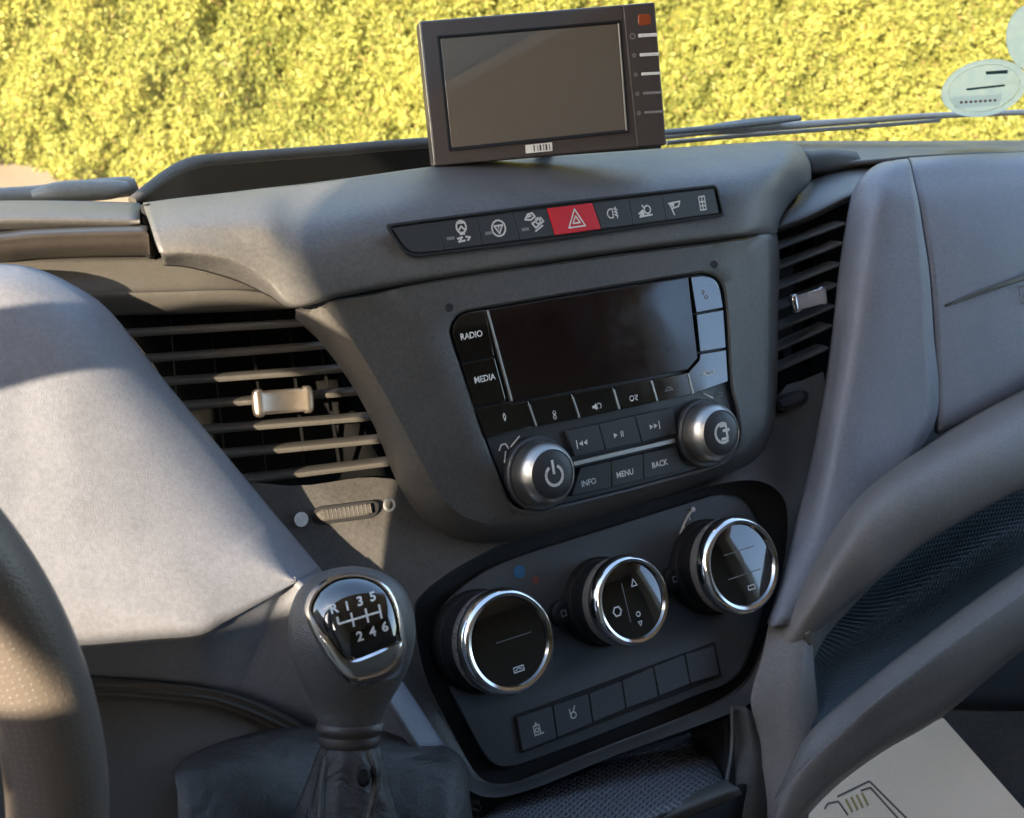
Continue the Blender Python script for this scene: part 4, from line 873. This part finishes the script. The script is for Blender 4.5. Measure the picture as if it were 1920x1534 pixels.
# ================================================================== GEAR LEVER
HK = .085
gl = thing('gear_lever', 'grey leather gear lever with chrome rimmed shift pattern badge and boot', 'gear lever', P(655, 1534, HK))
pxm = 1 / F * (DP - HK) / float(_N @ np.array([(660 - CX) / F, (1200 - CY) / F, 1]))
view = nz(ray(660, 1200)); sx_ = nz(P(760, 1200, HK) - P(660, 1200, HK)); 
prof = [(1062, 8), (1066, 34), (1074, 58), (1088, 82), (1108, 100), (1135, 112), (1165, 118), (1195, 119), (1225, 114), (1255, 104), (1285, 90), (1310, 76), (1332, 66), (1348, 61), (1356, 58)]
def kc(y): return 660 + (y - 1200) * .0 - max(0, y - 1250) * .03
camr = MW @ np.array([1, 0, 0.]); camu = MW @ np.array([0, -1., 0]); camf = MW @ np.array([0, 0, 1.])
# the lever leans: its axis lies in the plane through these points at depth HK
def ring(y, r, cx=None, S=48, sq=.82, h=HK, wob=None):
    c = P(kc(y) if cx is None else cx, y, h); ax = nz(P(660, 1063, h) - P(655, 1356, h)); si = nz(P(760, 1200, h) - P(660, 1200, h)); si = nz(si - ax * (si @ ax)); fo_ = nz(np.cross(ax, si))
    if fo_ @ (CAM - c) < 0: fo_ = -fo_
    # side vector seen square to the view, so the silhouette has the photographed width
    vw_ = nz(c - CAM); sv = nz(np.cross(vw_, ax)); fv = nz(np.cross(sv, ax))
    if fv @ (CAM - c) < 0: fv = -fv
    if sv @ camr < 0: sv = -sv
    out = []
    for k in range(S):
        t = 2 * math.pi * k / S; rr_ = r * pxm * (1 if wob is None else wob(t, y))
        out.append(c + sv * rr_ * math.cos(t) + fv * rr_ * sq * math.sin(t))
    return out
def stack(name, rings, mat, cap=True, par=gl):
    n = len(rings[0]); vs = [p for l in rings for p in l]; fs = [(i * n + k, (i + 1) * n + k, (i + 1) * n + (k + 1) % n, i * n + (k + 1) % n) for i in range(len(rings) - 1) for k in range(n)]
    if cap: fs += [tuple(range(n)), tuple((len(rings) - 1) * n + k for k in range(n))[::-1]]
    return mesh_obj(name, vs, fs, mat, par)
kn = stack('knob', [ring(y, r) for y, r in [tuple(q) for q in spline(prof, 3)]], 'knobskin')
ys = [p[0] for p in prof]; rs_ = [p[1] for p in prof]
from mathutils.bvhtree import BVHTree
_kr = [ring(y, r, S=96) for y, r in [tuple(q) for q in spline(prof, 5)]]
_kv = [Vector(p) for l in _kr for p in l]
_kb = BVHTree.FromPolygons(_kv, [(i * 96 + k, (i + 1) * 96 + k, (i + 1) * 96 + (k + 1) % 96, i * 96 + (k + 1) % 96) for i in range(len(_kr) - 1) for k in range(96)])
def kmap(x, y, off=.0):
    """point on the knob's skin seen at pixel (x, y), off metres proud"""
    d = nz(ray(x, y)); hit = _kb.ray_cast(Vector(CAM), Vector(d))
    p = np.array(hit[0]) if hit[0] is not None else np.array(_kb.find_nearest(Vector(P(x, y, HK)))[0])
    return p - d * off
BC = (668, 1180)
chr_px = [(570, 1144), (581, 1111), (603, 1090), (630, 1078), (670, 1073), (706, 1082), (730, 1100), (747, 1130), (755, 1165), (760, 1205), (758, 1240), (748, 1264), (715, 1278), (676, 1287), (655, 1282), (622, 1246), (597, 1208), (580, 1175)]
gls_px = [(584, 1146), (594, 1116), (612, 1098), (635, 1086), (670, 1082), (700, 1090), (722, 1106), (737, 1132), (746, 1165), (751, 1200), (752, 1209), (744, 1216), (712, 1230), (672, 1246), (656, 1247), (643, 1240), (622, 1214), (600, 1178)]
gls_px = [(x, y - (11 if y > 1205 else 0)) for x, y in gls_px]
ch = polar([(x, y, 0) for x, y in chr_px], (668, 1170), 90, 5); gs = polar([(x, y, 0) for x, y in gls_px], (668, 1170), 90, 5)
def ml2(a, b, t): return [(p[0] + (q[0] - p[0]) * t, p[1] + (q[1] - p[1]) * t) for p, q in zip(a, b)]
c0 = [(668, 1170, 0)] * 90
def flat(l, o, s=.55):   # flattened dome: badge is less curved than the knob
    return [kmap(x, y, o) for x, y in l]
loft('badge_frame', [flat(ml2(ch, gs, -.08), -.002), flat(ml2(ch, gs, 0), .0008), flat(ml2(ch, gs, .25), .0024), flat(ml2(ch, gs, .6), .0026), flat(ml2(ch, gs, .9), .0018), flat(ml2(ch, gs, 1.0), .0006)], 'badgechrome', gl, cap=False)
bd = loft('badge', [flat(ml2(gs, c0, t), .0006 + .0012 * min(1, t * 5)) for t in (0, .06, .15, .3, .45, .6, .75, .9, .98)], 'glassblack', gl)
def kp_map(cx, cy, rot):
    ca_, sa_ = math.cos(rot), math.sin(rot)
    return lambda a, b: kmap(cx + a * ca_ + b * sa_ * .6, cy - (b * ca_ - a * sa_ * -1) if False else cy - b + a * -math.tan(rot) * -1 * -1, .0022)
def km(cx, cy, slope=-.30, lean=.22):
    return lambda a, b: kmap(cx + a - b * lean, cy - b + a * slope, .0022)
for s, x, y in (('R', 626, 1142), ('1', 651, 1137), ('3', 675, 1128), ('5', 699, 1119), ('2', 675, 1194), ('4', 699, 1185), ('6', 722, 1176)):
    text('gear_number', s, km(x, y), 24, 'ink', bd, .03)
symbol('shift_pattern', km(675, 1158), 1, [[(-40, 0), (38, 0)], [(-40, 0), (-40, 13)], [(-14, 13), (-14, -13)], [(13, 13), (13, -13)], [(38, 13), (38, -13)]], 'ink', bd, 4.0)
stack('collar', [ring(y, r) for y, r in ((1352, 57), (1358, 63), (1366, 64), (1372, 60), (1378, 56), (1386, 58), (1394, 57), (1402, 50), (1408, 46))], 'tablet')
# boot: pleated leather cone and flared skirt
def wob(t, y): return 1 + .05 * math.sin(5 * t + y * .02) * min(1, (y - 1400) / 80) + .03 * math.sin(11 * t + 1)
stack('boot', [ring(y, r, 655 + (y - 1400) * -.05, S=72, sq=.9, wob=wob) for y, r in ((1398, 50), (1404, 56), (1420, 62), (1445, 68), (1475, 78), (1510, 90), (1560, 104), (1640, 130))], 'leather')
hs = .055
skl = [[(322, 1446, .035), (328, 1452, .062), (332, 1485, .070), (335, 1560, .080), (335, 1660, .09)], [(355, 1416, .030), (360, 1440, .060), (366, 1480, .072), (372, 1560, .084), (372, 1660, .09)],
       [(430, 1386, .025), (436, 1430, .055), (442, 1482, .068), (450, 1560, .082), (450, 1660, .09)], [(520, 1366, .022), (524, 1412, .046), (528, 1462, .056), (530, 1560, .072), (530, 1660, .08)],
       [(600, 1362, .02), (600, 1400, .04), (600, 1440, .050), (600, 1560, .066), (600, 1660, .08)], [(715, 1366, .02), (715, 1400, .04), (715, 1440, .050), (715, 1560, .066), (715, 1660, .08)],
       [(800, 1388, .022), (798, 1425, .048), (795, 1460, .058), (793, 1560, .074), (790, 1660, .08)], [(858, 1412, .022), (855, 1440, .054), (852, 1475, .064), (855, 1560, .078), (855, 1660, .08)], [(882, 1450, .015), (880, 1470, .046), (882, 1500, .055), (888, 1560, .06), (890, 1660, .07)]]
patch('boot_skirt', skl, 'leather', gl, 6, .003)
tube('fold', [P(690, 1408, .118), P(702, 1440, .121), P(704, 1480, .122), P(690, 1540, .124)], [.0016, .002, .002, .0016], 'leather', gl, 8)
tube('fold', [P(612, 1420, .116), P(604, 1470, .119), P(600, 1540, .124)], [.0014, .0018, .002], 'leather', gl, 8)
stack('clip', [[P(682 + 13 * math.cos(t * .524) * q, 1455 + 20 * math.sin(t * .524) * q, .125 + z) for t in range(12)] for q, z in ((1.1, -.004), (1.0, .0), (.7, .002))], 'black')

# ================================================================== STEERING WHEEL
SWC = np.array([-.1146, .3518, 1.7159]); al = 1.309
nn_ = np.array([0, -math.sin(al), math.cos(al)]); u_ = np.array([1., 0, 0]); v_ = np.cross(nn_, u_)
swh = thing('steering_wheel', 'black perforated leather steering wheel rim crossing the lower left corner', 'steering wheel', SWC)
R1, r1_ = .207, .018
vs, fs, uvs = [], [], []
NA, NB = 200, 28
for i in range(NA + 1):
    t = 2 * math.pi * i / NA; d = u_ * math.cos(t) + v_ * math.sin(t)
    for j in range(NB + 1):
        p = 2 * math.pi * j / NB; vs.append(SWC + d * (R1 + r1_ * math.cos(p)) + nn_ * r1_ * 1.1 * math.sin(p)); uvs.append((i / NA, j / NB))
for i in range(NA):
    for j in range(NB):
        a = i * (NB + 1) + j; fs.append((a, a + 1, a + NB + 2, a + NB + 1))
mesh_obj('rim', vs, fs, 'wheel', swh, uvs=uvs)
loops = [[SWC + u_ * R_ * math.cos(t * .196) + v_ * R_ * math.sin(t * .196) * .8 + nn_ * h for t in range(32)] for R_, h in ((.075, -.05), (.080, -.02), (.07, -.008), (.05, -.004))]
n = 32; fs = [(i * n + k, i * n + (k + 1) % n, (i + 1) * n + (k + 1) % n, (i + 1) * n + k) for i in range(3) for k in range(n)] + [tuple(3 * n + k for k in range(n))]
mesh_obj('hub', [p for l in loops for p in l], fs, 'black', swh)
for ang in (0, 180, 250, 290):
    t = math.radians(ang); d = u_ * math.cos(t) + v_ * math.sin(t)
    tube('spoke', [SWC + d * .06 - nn_ * .02, SWC + d * .12 - nn_ * .02, SWC + d * .185 - nn_ * .004], [.012, .010, .009], 'black', swh)

# ================================================================== TABLET / MONITOR
mon = thing('monitor', 'brown black add-on screen with button column standing on the dash top', 'monitor', P(1020, 300, -.045))
# plane of the screen: faces back towards the driver a little
FT = F0.tilt(1020, 300, -.040, -8, 24)
body = [(786, 40), (1228, 4), (1250, 272), (814, 312)]
plate('casing', FT, body, -.022, .0, 'tablet', mon, r=.0016, bev=.0012)
plate('button_column', FT, [(1168, 10), (1226, 5), (1248, 271), (1195, 275)], -.001, .0009, 'tablet', mon, r=.001, bev=.0005)
def tl_loop(px, k, h): 
    uv = [FT.uv(x, y, h) for x, y in px]; uv = roundpoly(inset(uv, k), .0006, 3); return [FT.w(a[0], a[1], h) for a in uv]
dpx = [(822, 70), (1160, 41), (1176, 246), (844, 281)]
loft('screen_frame', [tl_loop(dpx, -.0010, -.001), tl_loop(dpx, -.0010, .0012), tl_loop(dpx, -.0004, .0014), tl_loop(dpx, .0010, .0006), tl_loop(dpx, .0016, -.0008)], 'black', mon, cap=False)
plate('screen', FT, [(826, 73), (1157, 45), (1172, 243), (847, 277)], -.002, .0004, 'tabscreen', mon, r=.0004, bev=.0002)
strip('screen_edge_highlight', FT, (1160, 44), (1175, 245), 3, .0006, 'satin', mon, .0008)  # bright strip imitating a highlight along the screen's edge
strip('casing_edge_highlight', FT, (788, 42), (816, 309), 4, -.0004, 'satin', mon, .0006)  # satin strip put in for the light catching the casing's left side
for i, y in enumerate((66, 102, 138, 174, 210)):
    x = 1197 + i * 3
    strip('button_bar', FT, (x, y + 1), (x + 36, y - 1), 6.5 - i * .5, .0007, 'ink' if i < 3 else 'inkdim', mon, .0007)
    symbol('button_mark', on(FT, x - 11, y + 2, .0012), .0018, [circ(0, 0, .9 if i == 0 else .5, n=8)], 'inkdim', mon, .5)
plate('led_window', FT, [(1195, 27), (1220, 25), (1221, 47), (1197, 49)], .0, .0012, 'amber', mon, r=.002)
lg = plate('logo_plate', FT, [(985, 272), (1035, 267), (1036, 283), (986, 288)], .0, .0004, 'ink', mon, r=.0003, bev=.0001)
for x, w_ in ((1001, 2), (1008, 1), (1013, 3), (1019, 1.5), (1024, 3), (1030, 1.5)): strip('logo_mark', FT, (x, 272.5 - (x - 1001) * .1), (x + 1, 284 - (x - 1001) * .1), w_, .0005, 'button', mon, .0002)
tube('stand', [FT.pix(1020, 230, -.024), FT.pix(1020, 262, -.028), P(1020, 286, -.085)], .006, 'black', mon)

# ================================================================== PAPER MAT and floor
Z0 = 1.33
def fx(x, y, z=Z0):
    d = ray(x, y); t = (z - CAM[2]) / d[2]; return CAM + d * t
pm = thing('paper_mat', 'clean beige paper floor mat with printed frame at the lower right corner', 'paper mat', fx(1700, 1480))
class FZ: pass
FPp = Frame(fx(1700, 1450), [1, 0, 0], [0, 1, 0], [0, 0, 1])
plate('sheet', FPp, [(1768, 1345), (1985, 1590), (1640, 1800), (1380, 1560), (1500, 1480), (1640, 1410)], -.0015, 0, 'paper', pm, r=.002, bev=.0003)
def pst(pts, wd, m='brownink'):
    for a, b in zip(pts[:-1], pts[1:]): strip('printed_line', FPp, a, b, wd, .0001, m, pm, .0003)
pst([(1570, 1493), (1630, 1464), (1700, 1534)], 3); pst([(1614, 1482), (1632, 1476), (1684, 1534)], 3); pst([(1546, 1516), (1552, 1506), (1572, 1502), (1590, 1528)], 3)
for i in range(4): pst([(1586 + i * 10, 1498 - i * 4), (1598 + i * 10, 1522 - i * 4)], 4, 'gold')
ff = mesh_obj('footwell_carpet', [(.3, .2, Z0 - .012), (1.55, .2, Z0 - .012), (1.55, .78, Z0 - .012), (.3, .78, Z0 - .012)], [(0, 1, 2, 3)], 'carpet', None, smooth=False)
retag(ff, 'dark brown carpet on the passenger footwell floor', None, None, 'structure')

for o in bpy.data.objects:
    if '_o' in o: del o['_o']
